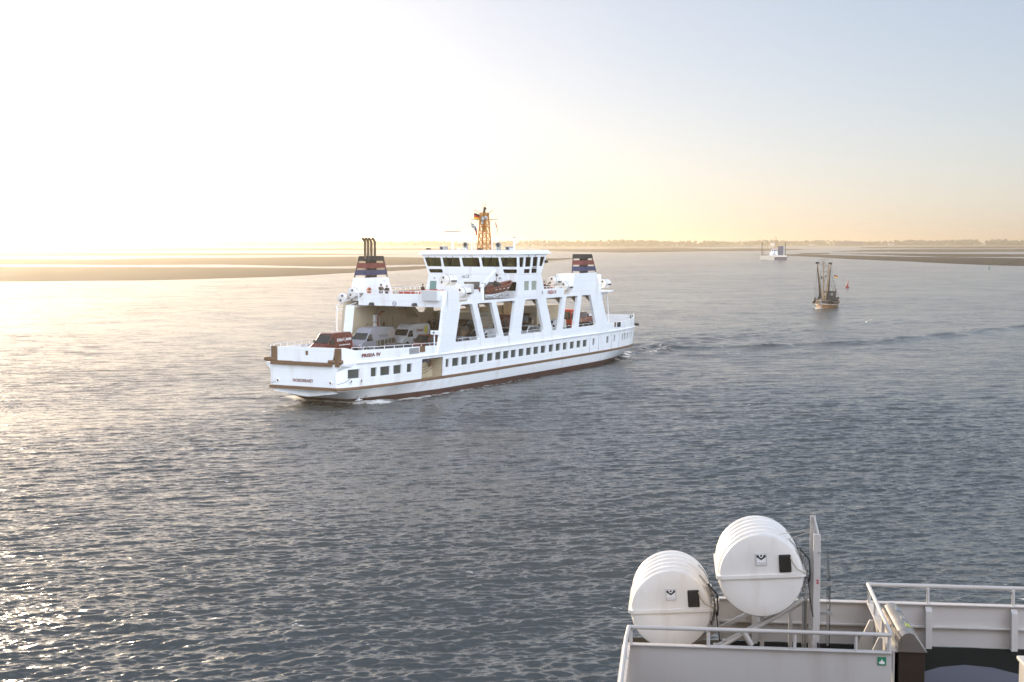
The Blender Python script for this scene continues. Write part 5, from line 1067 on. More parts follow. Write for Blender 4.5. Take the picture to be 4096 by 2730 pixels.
# --- people
def skin_mesh(name, verts, edges, radii, m, parent=None, sub=1):
    me = bpy.data.meshes.new(name); me.from_pydata(verts, edges, []); me.materials.append(m); o = bpy.data.objects.new(name, me); COL.objects.link(o)
    if parent: o.parent = parent
    md = o.modifiers.new('skin', 'SKIN'); md.use_smooth_shade = True
    for i, r in enumerate(radii): sv = me.skin_vertices[0].data[i]; sv.radius = (r if isinstance(r, tuple) else (r, r)); sv.use_root = (i == 0)
    if sub: s_ = o.modifiers.new('sub', 'SUBSURF'); s_.levels = sub; s_.render_levels = sub
    return o
def person(label, u, v, yaw, jacket, trousers, pose='face', hair=(.03, .022, .018), h=1.75, cap=False):
    k = h / 1.75
    V = [(0, 0, .95), (0, 0, 1.15), (.01, 0, 1.38), (.01, 0, 1.50), (.02, 0, 1.60), (.03, 0, 1.70), (0, .10, .90), (0, .12, .5), (0, .12, .08), (.16, .13, .04), (0, -.10, .90), (0, -.12, .5), (0, -.12, .08), (.16, -.13, .04), (0, .19, 1.40), (0, -.19, 1.40)]
    Rr = [.13, .12, .13, .055, .08, .085, .085, .06, .045, .04, .085, .06, .045, .04, .06, .06]
    E_ = [(0, 1), (1, 2), (2, 3), (3, 4), (4, 5), (0, 6), (6, 7), (7, 8), (8, 9), (0, 10), (10, 11), (11, 12), (12, 13), (2, 14), (2, 15)]
    if pose == 'face': arms = [((.14, .26, 1.14), (.24, .07, 1.42)), ((.10, -.30, 1.16), (.24, -.08, 1.24))]
    elif pose == 'pocket': arms = [((-.03, .28, 1.14), (.12, .20, .96)), ((-.03, -.28, 1.14), (.12, -.20, .96))]
    else: arms = [((.10, .26, 1.12), (.28, .14, 1.10)), ((.10, -.26, 1.12), (.28, -.14, 1.10))]
    ARM = []
    for s, (el, wr_) in zip((14, 15), arms):
        i = len(V); V += [el, wr_]; Rr += [.045, .032]; E_ += [(s, i), (i, i + 1)]; w = Vector(wr_); d = (w - Vector(el)).normalized(); sd_ = Vector((0, 0, 1)).cross(d); sd_ = sd_.normalized() if sd_.length > .1 else Vector((1, 0, 0))
        V.append(tuple(w + d * .06)); Rr.append(.035); E_.append((i + 1, i + 2)); ARM.append((i, i + 1))
        for q, (off, ln) in enumerate(((-.03, .085), (-.01, .1), (.01, .095), (.03, .075))):
            j = len(V); V.append(tuple(w + d * (.08 + ln * .6) + sd_ * off)); Rr.append(.009); E_.append((i + 2, j)); V.append(tuple(w + d * (.08 + ln) + sd_ * off * 1.1 + Vector((0, 0, -.02)))); Rr.append(.008); E_.append((j, j + 1))
        j = len(V); V.append(tuple(w + d * .06 + sd_ * -.06)); Rr.append(.01); E_.append((i + 1, j))
    V2 = [(x * k, y * k, z * k) for x, y, z in V]
    body = skin_mesh('person', V2, E_, [r * k for r in Rr], SKIN); body.matrix_world = on_ferry(u, v, 9.85, yaw); setp(body, label, 'person', 'people on the passenger deck')
    J = [0, 1, 2, 3, 14, 15]; jv = [V2[i] for i in J]; jr = [(.19, .2), (.17, .19), (.17, .19), .085, .09, .09]; je = [(0, 1), (1, 2), (2, 3), (2, 4), (2, 5)]
    for (a, b), s in zip(ARM, (4, 5)): i = len(jv); jv += [V2[a], V2[b]]; jr += [.075, .055]; je += [(s, i), (i, i + 1)]
    skin_mesh('jacket', jv, je, [(r[0] * k, r[1] * k) if isinstance(r, tuple) else r * k for r in jr], jacket, body)
    skin_mesh('trousers', [V2[i] for i in (0, 6, 7, 8, 10, 11, 12)], [(0, 1), (1, 2), (2, 3), (0, 4), (4, 5), (5, 6)], [.15 * k, .11 * k, .085 * k, .07 * k, .11 * k, .085 * k, .07 * k], trousers, body)
    mb = MB(); mb.sph((0 * k, 0, 1.70 * k), .115 * k, 10, 7, (1.05, .95, 1.0)); hm = mb.build('cap' if cap else 'hair', mat('head dark ' + label[:8], hair, .8), body, smooth=True)
    if cap: mb = MB(); mb.box(.08, .2, -.08, .08, 1.69 * k, 1.71 * k); mb.build('peak', DARKG, hm)
    mb = MB(); mb.sph((.125 * k, .0, 1.62 * k), .022 * k, 6, 5, (1.2, .8, 1.4)); mb.sph((.105 * k, .035 * k, 1.655 * k), .013 * k, 6, 4); mb.sph((.105 * k, -.035 * k, 1.655 * k), .013 * k, 6, 4); mb.build('face_feature', SKIN, body, smooth=True)
JD, JK, TR1 = mat('dark olive jacket', (.045, .038, .028), .85, var=.25, scale=6), mat('black brown jacket', (.035, .026, .022), .85, var=.25, scale=6), mat('dark maroon trousers', (.07, .025, .025), .85)
person('person in dark cap by the funnel casing with a hand raised to the face', -.2, -3.4, 70, JD, TR1, 'face', cap=True, h=1.84)
person('person in dark cap by the funnel casing with both arms down', -1.7, -3.6, 200, JK, JD, 'pocket', cap=True, h=1.66)
person('person in a long dark coat standing alone beside the benches', -10.0, -4.0, 165, mat('dark grey coat', (.05, .042, .035), .85), JK, 'pocket', h=1.6)
person('person in dark clothes leaning at the rail behind the wheelhouse', -23.1, 5.5, 60, JK, JK, 'rail', h=1.7)
person('shorter person in dark clothes beside the one leaning at the aft rail', -23.7, 5.8, 40, JD, JK, 'rail', h=1.5)
# ================================================================ our own ship in the foreground
OX = Vector((.9935, -.1139, 0)); OY = Vector((.1139, .9935, 0)); OO = Vector((1.70, 20.57, 0))
OWN_M = Matrix(((OX.x, OY.x, 0, OO.x), (OX.y, OY.y, 0, OO.y), (0, 0, 1, 0), (0, 0, 0, 1)))
OWN = empty('passenger_ship', label='white upper deck of a ship with tubular handrails in the foreground corner', cat='ship', mw=OWN_M)
def OB(name, mb, m, parent=None, **k): return mb.build(name, m, parent or OWN, **k)
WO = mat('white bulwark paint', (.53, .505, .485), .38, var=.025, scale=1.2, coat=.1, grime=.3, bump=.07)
ZD, ZC, ZR = 9.89, 10.60, 10.85
mb = MB(); mb.box(-.02, 14, -34, 2.85, ZD - .2, ZD); OB('deck', mb, DECKG)
mb = MB(); mb.add([(x, y, ZD + .004) for x, y in ((3.95, .9), (4.35, 1.3), (4.8, 1.72), (5.2, 1.88), (5.6, 1.78), (5.9, 1.5), (6.5, 1.2), (8, .9), (8, -9), (3.95, -9))], [tuple(range(10))]); OB('deck_light_patch', mb, mat('grey blue painted deck light', (.10, .10, .12), .7, var=.2, scale=1.5, bump=.3))  # lighter patch: a sunlit area of the deck put into the colour
mb = MB(); mb.hexa([(0, -34, 0), (14, -34, 0), (14, 2.8, 0), (.4, 2.8, 0)], [(0, -34, ZD - .2), (14, -34, ZD - .2), (14, 2.89, ZD - .2), (0, 2.89, ZD - .2)]); OB('hull', mb, WHITE)
mb = MB(); mb.box(.3, 14, -34, -18.2, ZD, 15.0); mb.box(-9, 25, -34, -21.6, 15.0, 33); OB('shade_superstructure', mb, mat('warm grey shade block', (.20, .16, .13), .6))  # unseen block behind the camera, enlarged and darkened to shade the foreground
# near wall, left side wall, inner wall, far bulwark
def wall(a, b, th, z0=ZD, z1=ZC, cap=.11, name='bulwark'):
    a, b = Vector((*a, 0)), Vector((*b, 0)); d = (b - a).normalized(); n = Vector((-d.y, d.x, 0)) * th
    P = lambda q, o, z: (q.x + o.x, q.y + o.y, z)
    mb = MB(); mb.hexa([P(a, n * 0, z0), P(b, n * 0, z0), P(b, n, z0), P(a, n, z0)], [P(a, n * 0, z1 - .02), P(b, n * 0, z1 - .02), P(b, n, z1 - .02), P(a, n, z1 - .02)])
    w = OB(name, mb, WO)
    c = n.normalized() * (cap / 2); m_ = n / 2; mb = MB()
    mb.hexa([P(a, m_ - c, z1 - .02), P(b, m_ - c, z1 - .02), P(b, m_ + c, z1 - .02), P(a, m_ + c, z1 - .02)], [P(a, m_ - c, z1), P(b, m_ - c, z1), P(b, m_ + c, z1), P(a, m_ + c, z1)])
    mb.build('cap_rail', WO, w, bevel=.006); return w
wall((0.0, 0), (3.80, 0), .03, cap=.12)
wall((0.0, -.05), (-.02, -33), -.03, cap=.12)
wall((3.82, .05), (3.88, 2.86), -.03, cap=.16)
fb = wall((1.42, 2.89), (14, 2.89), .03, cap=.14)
mb = MB(); mb.box(1.42, 14, 2.83, 2.89, 10.20, 10.24); mb.build('stringer', WO, fb, bevel=.01)
for x in [1.95, 2.95, 4.75, 6.1, 7.45, 8.8, 10.1]:
    mb = MB(); mb.hexa([(x, 2.72, ZD - .02), (x + .1, 2.72, ZD - .02), (x + .1, 2.89, ZD), (x, 2.89, ZD)], [(x, 2.76, 10.5), (x + .1, 2.76, 10.5), (x + .1, 2.89, ZC - .03), (x, 2.89, ZC - .03)]); mb.build('bulwark_stay', WO, fb, bevel=.006)
mb = MB(); mb.hexa([(1.05, 2.6, 10.1), (1.42, 2.6, 10.1), (1.42, 2.89, 10.1), (1.05, 2.89, 10.1)], [(1.36, 2.75, 10.58), (1.42, 2.75, 10.58), (1.42, 2.89, 10.58), (1.36, 2.89, 10.58)]); mb.build('end_bracket', WO, fb)
for k, y in enumerate((.9, 1.9)):
    mb = MB(); mb.hexa([(3.45, y, ZD), (3.80, y, ZD), (3.80, y + .05, ZD), (3.45, y + .05, ZD)], [(3.74, y, 10.55), (3.80, y, 10.55), (3.80, y + .05, 10.55), (3.74, y + .05, 10.55)]); OB('knee_bracket', mb, WO)
def orail(pts, posts, r=.031):
    mb = MB(); mb.tube(pts, r, 12); t = OB('handrail', mb, WO, smooth=True)
    for p in posts: mb = MB(); mb.tube([(p[0], p[1], ZC - .005), (p[0], p[1], ZR)], .025, 10); mb.build('stanchion', WO, t, smooth=True)
    return t
orail([(0.02, -.01, ZR), (3.79, -.01, ZR)], [(.05, .0), (1.18, 0), (2.42, 0), (3.29, 0), (3.76, 0)])
orail([(0.02, .0, ZR), (0, -.6, ZR - .005), (-.02, -33, ZR)], [(-.01, -.7), (-.01, -2.1), (-.02, -3.5), (-.02, -5)])
orail([(3.79, .0, ZR), (3.86, 3.06, ZR)], [(3.81, .95), (3.84, 2.05), (3.86, 2.88)])
orail([(3.86, 3.06, ZR), (14, 3.0, ZR)], [(4.80, 2.9), (6.15, 2.9), (7.5, 2.9)])
# safety sign
mb = MB(); mb.box(3.60, 3.72, -.012, -.002, 10.40, 10.52); sg = OB('safety_sign', mb, mat('green sign', (.02, .22, .11), .4))
mb = MB(); mb.slab([(3.618, .43), (3.625, .455), (3.66, .468), (3.695, .455), (3.702, .43), (3.69, .42), (3.63, .42)], [], lambda a, b, t: (a, t, b + 10.0), -.016, -.012); mb.slab([(3.645, .458), (3.66, .498), (3.678, .458)], [], lambda a, b, t: (a, t, b + 10.0), -.0165, -.0125); mb.build('pictogram', WTXT, sg)
# life raft canisters
def big_can(label, x, y, z, roll, tag_):
    mw = OWN_M @ Matrix.Translation((x, y, z)) @ Matrix.Rotation(R(-90), 4, 'Z') @ Matrix.Rotation(R(roll), 4, 'X')
    e = canister(label, 1.58, .64, mw, 'big life raft canisters in the foreground', CAN, detail=True)
    # end face details; local: +x points to the viewer, +y to the right
    mb = MB(); mb.box(.0, .035, .27, .45, .0 + .05, .05 + .27); pk = mb.build('black_pocket', mat('black pocket plastic', (.018, .015, .014), .45, var=.3, scale=6, bump=.4), e, bevel=.02)
    mb = MB(); mb.box(.012, .020, -.07, .095, .17, .35); st_ = mb.build('sticker', mat('white sticker', (.80, .80, .80), .4, var=.02), e)
    mb = MB(); mb.slab([(-.065, .345), (-.065, .175), (.09, .175), (.09, .345)], [[(-.061, .341), (.086, .341), (.086, .179), (-.061, .179)]], lambda a, b, t: (t, a, b), .020, .0215); mb.slab([(-.055, .325), (-.02, .325), (-.02, .300), (.0125, .278), (.045, .300), (.045, .325), (.08, .325), (.08, .295), (.0125, .247), (-.055, .295)], [], lambda a, b, t: (t, a, b), .020, .0222)
    mb.rev([(.001, .022), (.016, .022), (.016, .02)], 12, 'x', (0, .0125, .313)); mb.build('emblem', mat('black print', (.02, .02, .03), .5), st_)
    text('VIKING', .03, 'lettering', mat('faded red print', (.55, .35, .35), .5), st_, plane_mtx((.0212, .012, .205), (0, 1, 0), (0, 0, 1)), width=.13, depth=.0006)
    mb = MB(); mb.tube([(.05, .44, .29), (.06, .47, .2), (.05, .53, .10), (.04, .60, .06), (.0, .66, .03), (-.1, .67, .0)], .011, 6); mb.build('painter_line', ROPE, e)
    mb = MB()                                        # lashing straps and silver hydrostatic gear on the right flank
    for x in (-.42, -1.12):
        a = [R(t_) for t_ in range(-70, 45, 6)]; mb.ring([[(x - .02, .655 * math.cos(q), .655 * math.sin(q)), (x + .02, .655 * math.cos(q), .655 * math.sin(q)), (x + .02, .648 * math.cos(q), .648 * math.sin(q)), (x - .02, .648 * math.cos(q), .648 * math.sin(q))] for q in a])
    mb.build('strap', DARKG, e)
    mb = MB(); rs = random.Random(tag_)
    for k in range(9): q = R(28 - k * 6.5); mb.sph((-.22 - .02 * math.sin(k), .685 * math.cos(q), .68 * math.sin(q)), .042, 7, 5, (1.4, .6, 1))
    mb.build('foil_wrap', mat('crumpled foil', (.35, .33, .31), .35, metal=.7, var=.4, scale=12), e)
    mb = MB(); mb.tube([(-.15, .70 * math.cos(R(32)), .70 * math.sin(R(32))), (-.15, .73, .2), (-.16, .735, -.02), (-.2, .72, -.15)], .014, 6); mb.tube([(-.2, .70, -.05), (-.2, .72, -.4), (-.22, .75, -.7)], .009, 5); mb.build('cable', BLACKP, e)
    return e
big_can('large ribbed white canister, lower left one of the two, directly behind the near handrail', .63, 1.41, 10.74, 3.5, 1)
big_can('large ribbed white canister, upper right one of the two, beside the post numbered 2', 1.97, .66, 11.50, 3.5, 2)
# sloping cradle that carries them
CRD = empty('raft_cradle', label='sloping white launching cradle with a tall post numbered 2 under the big canisters', cat='cradle', mw=OWN_M)
dv = Vector((1.34, 0, .76)).normalized(); nv = Vector((.494, 0, -.87))
for y in (1.05, 1.95):
    a = Vector((.63, y, 10.74)) + nv * .70 - dv * .75; b = Vector((1.97, y, 11.5)) + nv * .70 + dv * .42; up = -nv * .05
    mb = MB(); mb.hexa([tuple(a + nv * .06 + Vector((0, -.05, 0))), tuple(b + nv * .06 + Vector((0, -.05, 0))), tuple(b + nv * .06 + Vector((0, .05, 0))), tuple(a + nv * .06 + Vector((0, .05, 0)))], [tuple(a + Vector((0, -.05, 0))), tuple(b + Vector((0, -.05, 0))), tuple(b + Vector((0, .05, 0))), tuple(a + Vector((0, .05, 0)))]); mb.build('beam', WO, CRD, bevel=.006)
mb = MB(); mb.tube([(.75, .95, 9.95), (1.9, .95, 10.62), (2.55, 1.0, 11.0)], .03, 8); mb.tube([(1.75, .9, 10.55), (2.2, .9, 10.82), (2.62, .9, 11.12)], .035, 10); mb.tube([(1.72, .88, 10.60), (1.85, .88, 10.38)], .045, 10); mb.build('release_rod', WO, CRD, smooth=True)
for q_ in ((1.28, 1.0, 10.35), (1.42, 1.0, 10.42), (2.0, 1.2, 10.8), (2.46, 1.6, 10.95)): bx_ = MB(); bx_.box(q_[0], q_[0] + .06, q_[1], q_[1] + .06, ZD, q_[2]); bx_.build('strut', WO, CRD)
mb = MB(); mb.box(2.76, 2.865, .90, 1.0, ZD, 12.10); pst = mb.build('post', WO, CRD, bevel=.006)
mb = MB(); mb.box(2.715, 2.80, 1.05, 1.075, ZD, 12.36); mb.build('post_plate', WO, pst)
mb = MB(); mb.tube([(2.83, .96, 12.08), (2.80, 1.0, 12.22), (2.77, 1.04, 12.34)], .02, 10); mb.build('post_tube', WO, pst, smooth=True)
text('2', .085, 'lettering', mat('crimson print', (.45, .02, .06), .5), pst, plane_mtx((2.825, .897, 11.38), (1, 0, 0), (0, 0, 1)), depth=.001, bold=.003)
mb = MB(); mb.tube([(2.84, .88, 11.83), (2.84, .93, 11.83)], .015, 8); mb.tube([(2.80, .94, 10.5), (2.80, .88, 10.1)], .02, 6); mb.build('pin', GALV, pst)
mb = MB(); mb.box(2.83, 2.86, .885, .9, ZD, 10.45); mb.build('dark_bar', DARKG, pst)
for pt_, r_ in (([(2.05, .9, 12.05), (2.78, 1.0, 12.18)], .005), ([(2.3, .9, 12.0), (2.78, 1.0, 12.14)], .005), ([(2.63, .95, 11.5), (2.66, .95, 11.2), (2.70, .95, 11.0), (2.75, .98, 10.9)], .008)): bx_ = MB(); bx_.tube(pt_, r_, 5); bx_.build('thin_line', ROPE, CRD)
mb = MB(); mb.tube([(2.62, .93, ZD), (2.62, .93, 11.2)], .016, 6); mb.tube([(2.66, 1.0, ZD), (2.66, 1.0, 11.05)], .022, 6); mb.build('rod', STEEL, CRD)
# clear acrylic screen
SCN = empty('acrylic_screen', label='narrow clear acrylic screen seen edge on beside the post numbered 2', cat='screen', mw=OWN_M)
mb = MB(); mb.slab([(1.15, 9.95), (2.0, 9.95), (2.0, 11.7), (1.15, 11.25)], [], lambda a, b, t: (t + (a - 1.15) * .05, a, b), 3.03, 3.045); mb.build('panel', CLEARG, SCN)
for z, x0_ in ((11.32, 2.84), (10.86, 2.84)): mb = MB(); mb.box(x0_, 3.07, 1.08, 1.11, z - .035, z + .02); mb.sph((3.0, 1.07, z), .012, 6, 4); mb.build('bracket', GALV, SCN)
mb = MB(); mb.box(2.93, 3.02, 2.7, 2.73, 10.42, 10.5); mb.build('clip', DARKG, SCN)
# stainless locker with curved lid
LK = empty('steel_locker', label='brown stained stainless steel locker with curved lid beside the inner handrail', cat='locker', mw=OWN_M)
SST = mat('stainless sheet', (.42, .38, .33), .28, metal=.85, var=.25, scale=1.2, grime=.6); SSD = mat('dark bronze steel sheet', (.06, .042, .03), .35, metal=.5, var=.3, scale=1.5, grime=.4)
mb = MB(); mb.box(3.90, 4.27, .02, 1.72, ZD, 10.62); mb.build('body', SSD, LK, bevel=.008)
pf = [(3.89, 10.60), (3.89, 10.74), (3.92, 10.82), (3.98, 10.87), (4.05, 10.89), (4.11, 10.87), (4.285, 10.62), (4.285, 10.60)]
mb = MB(); mb.slab(pf, [], lambda a, b, t: (a, t, b), .0, 1.74); mb.mi(0); ld = mb.build('lid', SST, LK, smooth=35, bevel=.004)
for k, (y, m) in enumerate(((.35, mat('lime label', (.42, .48, .08), .4)), (.78, GALV), (1.25, mat('blue grey label', (.2, .24, .3), .4)))): mb = MB(); mb.hexa([(4.05, y, 10.893), (4.12, y, 10.868), (4.12, y + .17, 10.868), (4.05, y + .17, 10.893)], [(4.05, y, 10.899), (4.122, y, 10.874), (4.122, y + .17, 10.874), (4.05, y + .17, 10.899)]); mb.build('label', m, ld)
mb = MB(); mb.tube([(4.29, .0, 10.61), (4.29, 1.74, 10.61)], .008, 5); mb.build('hinge', STEEL, ld)
# white box at the frame's right edge
BX = empty('deck_box', label='white deck box with rounded rim cut by the right edge of the view', cat='box', mw=OWN_M)
mb = MB(); mb.box(5.69, 6.6, -.15, .5, ZD + .005, 10.40); mb.build('body', WO, BX, bevel=.03); mb = MB(); mb.box(5.66, 6.63, -.18, .53, 10.40, 10.46); mb.build('lid', WO, BX, bevel=.02)
# ================================================================ other vessels, buoys, birds, far things
def world_m(x, y, z, az):   # local +x points along azimuth az (degrees from +Y towards +X)
    return Matrix.Translation((x, y, z)) @ Matrix.Rotation(R(90 - az), 4, 'Z')
# shrimp cutter
WOOD = mat('varnished orange planking', (.24, .11, .03), .45, var=.2, scale=1.0, grime=.4); WOODD = mat('dark tarred planking', (.05, .035, .028), .6, var=.3, scale=1); SPAR = mat('varnished spar', (.30, .19, .09), .5, var=.2)
CUT = empty('fishing_boat', label='wooden shrimp cutter with raised net booms heading towards the viewer', cat='fishing boat', mw=world_m(76.0, 349.5, 0, 202.4))
stn = [(0, .06, 2.35), (-.9, .9, 2.2), (-2.4, 1.75, 2.0), (-5, 2.45, 1.75), (-8.5, 2.65, 1.6), (-12, 2.5, 1.62), (-14.8, 2.0, 1.75), (-16.2, 1.2, 1.95)]
def cring(f0, f1, g0=0, g1=0):
    """strip of hull between height fractions; g: outward offset"""
    return lambda x, w, zt: None
def hull_strip(za, zb, m, name, off=0):
    mb = MB()
    for s in (-1, 1):
        rows = []
        for x, w, zt in stn:
            r = []
            for f in (za, (za + zb) / 2, zb):
                z = -.5 + (zt + .5) * f; ww = w * (.62 + .38 * min(1, f * 1.25) ** .7) + off; xx = x + (.25 * (f - 1) if x > -3 else 0)
                r.append((xx, s * ww, z))
            rows.append(r)
        mb.ring(rows, closed=False, cap=(False, False))
    x, w, zt = stn[-1]; P = [(x, s * (w * (.62 + .38 * min(1, f * 1.25) ** .7) + off), -.5 + (zt + .5) * f) for s, f in ((-1, za), (1, za), (1, zb), (-1, zb))]; mb.add(P, [(0, 1, 2, 3)])
    x, w, zt = stn[0]; P = [(x + .25 * (f - 1), s * (w * (.62 + .38 * min(1, f * 1.25) ** .7) + off), -.5 + (zt + .5) * f) for s, f in ((-1, za), (1, za), (1, zb), (-1, zb))]; mb.add(P, [(0, 1, 2, 3)])
    return mb.build(name, m, CUT, smooth=40)
hull_strip(0, .62, WOOD, 'hull'); hull_strip(.62, 1.0, mat('weathered brown planking', (.08, .05, .03), .6, var=.3), 'upper_strake'); hull_strip(.585, .625, WHITE2, 'white_stripe', .05)
hull_strip(.9, .93, mat('pale wale', (.4, .35, .28), .6), 'wale', .04)
mb = MB(); ring = [(x, w * .97, 1.55) for x, w, zt in stn[1:]] + [(x, -w * .97, 1.55) for x, w, zt in stn[1:][::-1]]; mb.add(ring, [tuple(range(len(ring)))]); mb.build('deck', WOODD, CUT)
mb = MB(); mb.tube([(.1, 0, -.2), (.16, 0, 2.6)], .09, 6); mb.build('stem', mat('grey stem post', (.3, .3, .3), .6), CUT)
mb = MB(); mb.box(-13.6, -10.4, -1.25, 1.25, 1.5, 3.9); mb.box(-13.8, -10.1, -1.4, 1.4, 3.9, 4.0); WH = mb.build('wheelhouse', mat('dark green brown house', (.045, .045, .035), .5), CUT)
for y in (-.8, 0, .8): mb = MB(); mb.box(-10.39, -10.36, y - .3, y + .3, 2.9, 3.6); mb.build('window', mat('pale boat window', (.3, .3, .27), .1), WH)
def spar(a, b, r0, r1, name='mast', m=SPAR): mb = MB(); mb.tube([a, b], r0, 8, r1); return mb.build(name, m, CUT, smooth=True)
mm = spar((-3.2, 0, 1.5), (-3.0, 0, 12.3), .22, .08)
mb = MB(); mb.tube([(-3.0, -1.2, 12.0), (-3.0, 1.2, 12.05)], .035, 4); mb.tube([(-3, -.6, 9), (-3, .6, 9)], .05, 4); mb.tube([(-3, -.3, 10.8), (-3, -.3, 11.8)], .05, 4); mb.sph((-3, .5, 7.9), .22, 6, 5); mb.sph((-3, -.5, 7.6), .3, 6, 5, (1, .6, 1.5)); mb.build('crosstree', DARKG, mm)
m2 = spar((-9.6, 0, 1.5), (-9.6, 0, 10.6), .17, .08)
mb = MB(); mb.tube([(-9.6, -1.5, 8.9), (-9.6, 1.2, 8.9)], .04, 4)
for z, w in ((4.0, 1.3), (5.6, .9), (6.3, .3)): mb.tube([(-9.6, -w, z), (-9.6, w, z)], .05, 4)
mb.build('crosstree', DARKG, m2)
for s, tip in ((1, (-3.6, 1.5, 11.2)), (-1, (-3.8, -1.75, 11.3))):
    b_ = spar((-3.6, s * .35, 1.9), tip, .15, .09, 'net_boom'); mb = MB(); mb.tube([(tip[0], tip[1], tip[2] - 1.2), (-4, s * 1.2, 5.5), (-4.2, s * 1.0, 2.4)], .05, 5, .32); mb.build('hanging_net', mat('hanging net', (.05, .04, .035), .9, var=.4), b_); mb = MB(); mb.sph((tip[0], tip[1] + s * .1, tip[2] - .1), .32, 7, 5, (1, 1.3, .8)); mb.sph((tip[0], tip[1] - s * .35, tip[2]), .2, 6, 4); mb.build('block', BLACKP, b_)
mb = MB(); W_ = lambda a, b: mb.tube([a, b], .03, 3)
for s in (-1, 1): W_((-3.6, s * 1.7, 11.1), (-5.5, s * 2.5, 1.8)); W_((-3.4, s * .9, 9.5), (-3.4, s * .8, 2.2)); W_((-3.6, s * 1.7, 11.1), (-1.5, s * 1.4, 2.2)); W_((-9.6, 0, 8.5), (-7.5, s * 2.5, 1.7)); W_((-9.6, 0, 9.5), (-15, s * 1.8, 1.8)); W_((-3.0, 0, 11.9), (-5.8, s * 2.5, 1.8)); W_((-3.0, 0, 8.0), (-1.6, s * 1.3, 2.1)); W_((-9.6, 0, 10.4), (-12.5, s * 2.4, 1.7)); W_((-3.8, s * 1.7, 11.2), (-9.6, 0, 10.2)); W_((-4.6, s * 2.6, 6.5), (-5.4, s * 2.6, 1.8)); W_((-3, 0, 10), (-3.7, s * 1.6, 11.1))
W_((-3.0, 0, 11.9), (.1, 0, 2.6)); W_((-3, 0, 11.5), (-9.6, 0, 10.4)); mb.build('rigging', DARKG, CUT)
mb = MB(); rg = random.Random(2)
for k in range(26): s = rg.choice((-1, 1)); mb.sph((-3 - rg.uniform(0, 9), s * rg.uniform(1.6, 2.7), rg.uniform(1.6, 2.4)), rg.uniform(.15, .4), 6, 4)
mb.build('net_bundle', mat('dark nets', (.035, .035, .035), .9, var=.5, scale=4), CUT)
mb = MB()
for s in (-1, 1): mb.sph((-1.6, s * 1.9, 1.9), .33, 8, 6); mb.sph((-2.6, s * 2.3, 1.5), .38, 8, 6)
mb.build('fender', BLACKP, CUT)
mb = MB(); mb.box(-5.2, -4.4, -.9, .9, 1.55, 2.6); mb.box(-7.6, -6.2, -.6, .6, 1.55, 2.3); mb.tube([(-11, 1.6, 2), (-11, 1.7, 4.6)], .12, 6); mb.build('winch', WOODD, CUT)
for (x, y, z, la) in ((-9.6, 1.55, 8.2, 'small black red and gold flag flying from the shrimp cutter'),):
    mb = MB()
    for i in range(6):
        for j in range(3): p = lambda a, b: (.1 * math.sin(a * 5), a * .7, -b * .6 - a * .3); mb.mi(j).add([p(i / 6, j / 3), p((i + 1) / 6, j / 3), p((i + 1) / 6, (j + 1) / 3), p(i / 6, (j + 1) / 3)], [(0, 1, 2, 3)])
    o = mb.build('flag', [FB, FR, FG], normals=False); o.matrix_world = world_m(76.0, 349.5, 0, 202.4) @ Matrix.Translation((x, y, z)); setp(o, la, 'flag')
# work barge with two spud poles
BG = empty('work_barge', label='pale work barge with two tall black poles and a dark blue tower far out', cat='barge', mw=Matrix.Translation((234.5, 1273.5, 0)) @ Matrix.Rotation(R(-10.4), 4, 'Z'))
PALE = mat('cream barge paint', (.75, .66, .52), .5, var=.08, scale=.3); BLU = mat('dark blue tower sheet', (.05, .06, .11), .6, var=.1)
def bb(name, x0, x1, y0, y1, z0, z1, m, parent=None, **k): mb = MB(); mb.box(x0, x1, y0, y1, z0, z1); return mb.build(name, m, parent or BG, **k)
mb = MB(); mb.slab([(-12.8, 6), (0, 0), (11, 5), (9, 22), (-7, 26)], [], lambda a, b, t: (a, b, t), -.2, 3.4); mb.slab([(-12.6, 6.1), (-.1, .2), (10.8, 5.1), (8.9, 21.8), (-6.9, 25.8)], [], lambda a, b, t: (a, b, t), 3.4, 4.1); mb.build('hull', PALE, BG)
mb = MB(); mb.slab([(.05, -.05), (11.1, 4.95), (11.1, 5.2), (.05, .2)], [], lambda a, b, t: (a, b, t), -.1, 2.9); mb.build('hull_side', mat('dark blue painted hull shade', (.05, .05, .08), .5), BG)  # face turned from the sun, its shade put into the colour
for x, y, t_ in ((-11.0, 7.5, 16.2), (9.6, 8, 15.8)): bb('spud_pole', x - .32, x + .32, y - .3, y + .3, 1.5, t_, BLACKP)
bb('tower', 3.2, 7.9, 4.5, 8, 2.9, 12.4, BLU); bb('tower_cladding', 7.95, 9.0, 5, 8.2, 3.0, 12.2, mat('pale green cladding', (.42, .46, .42), .6))
bb('well', -10.5, -4.6, 4.6, 8, 3.9, 4.6, BLACKP)
h_ = bb('deckhouse', -4.2, 2.9, 3.5, 9, 3.4, 7.2, WHITE2); bb('wheelhouse', -2.6, 2.4, 4, 8, 7.2, 10.2, WHITE2); bb('red_roof', -2.9, 2.7, 3.8, 8.2, 10.2, 10.6, mat('red barge roof', (.5, .12, .10), .5))
for x in (-1.6, .1, 1.5): bb('window', x - .6, x + .6, 3.96, 3.99, 8.0, 9.5, MAT_GLASSD)
mb = MB(); mb.tube([(-10.2, 7, 9.2), (-3.2, 7, 9.2)], .22, 5); mb.tube([(-10.0, 7, 4.4), (-10.0, 7, 9.2)], .3, 5); mb.build('gantry', mat('brown gantry', (.3, .16, .08), .6), BG)
mb = MB()
for x, z0, z1 in ((-6.2, 9.2, 17.6), (1.6, 10.6, 20.8), (2.9, 10.6, 17.0), (.2, 10.6, 21)): mb.tube([(x, 6, z0), (x, 6, z1)], .16, 5)
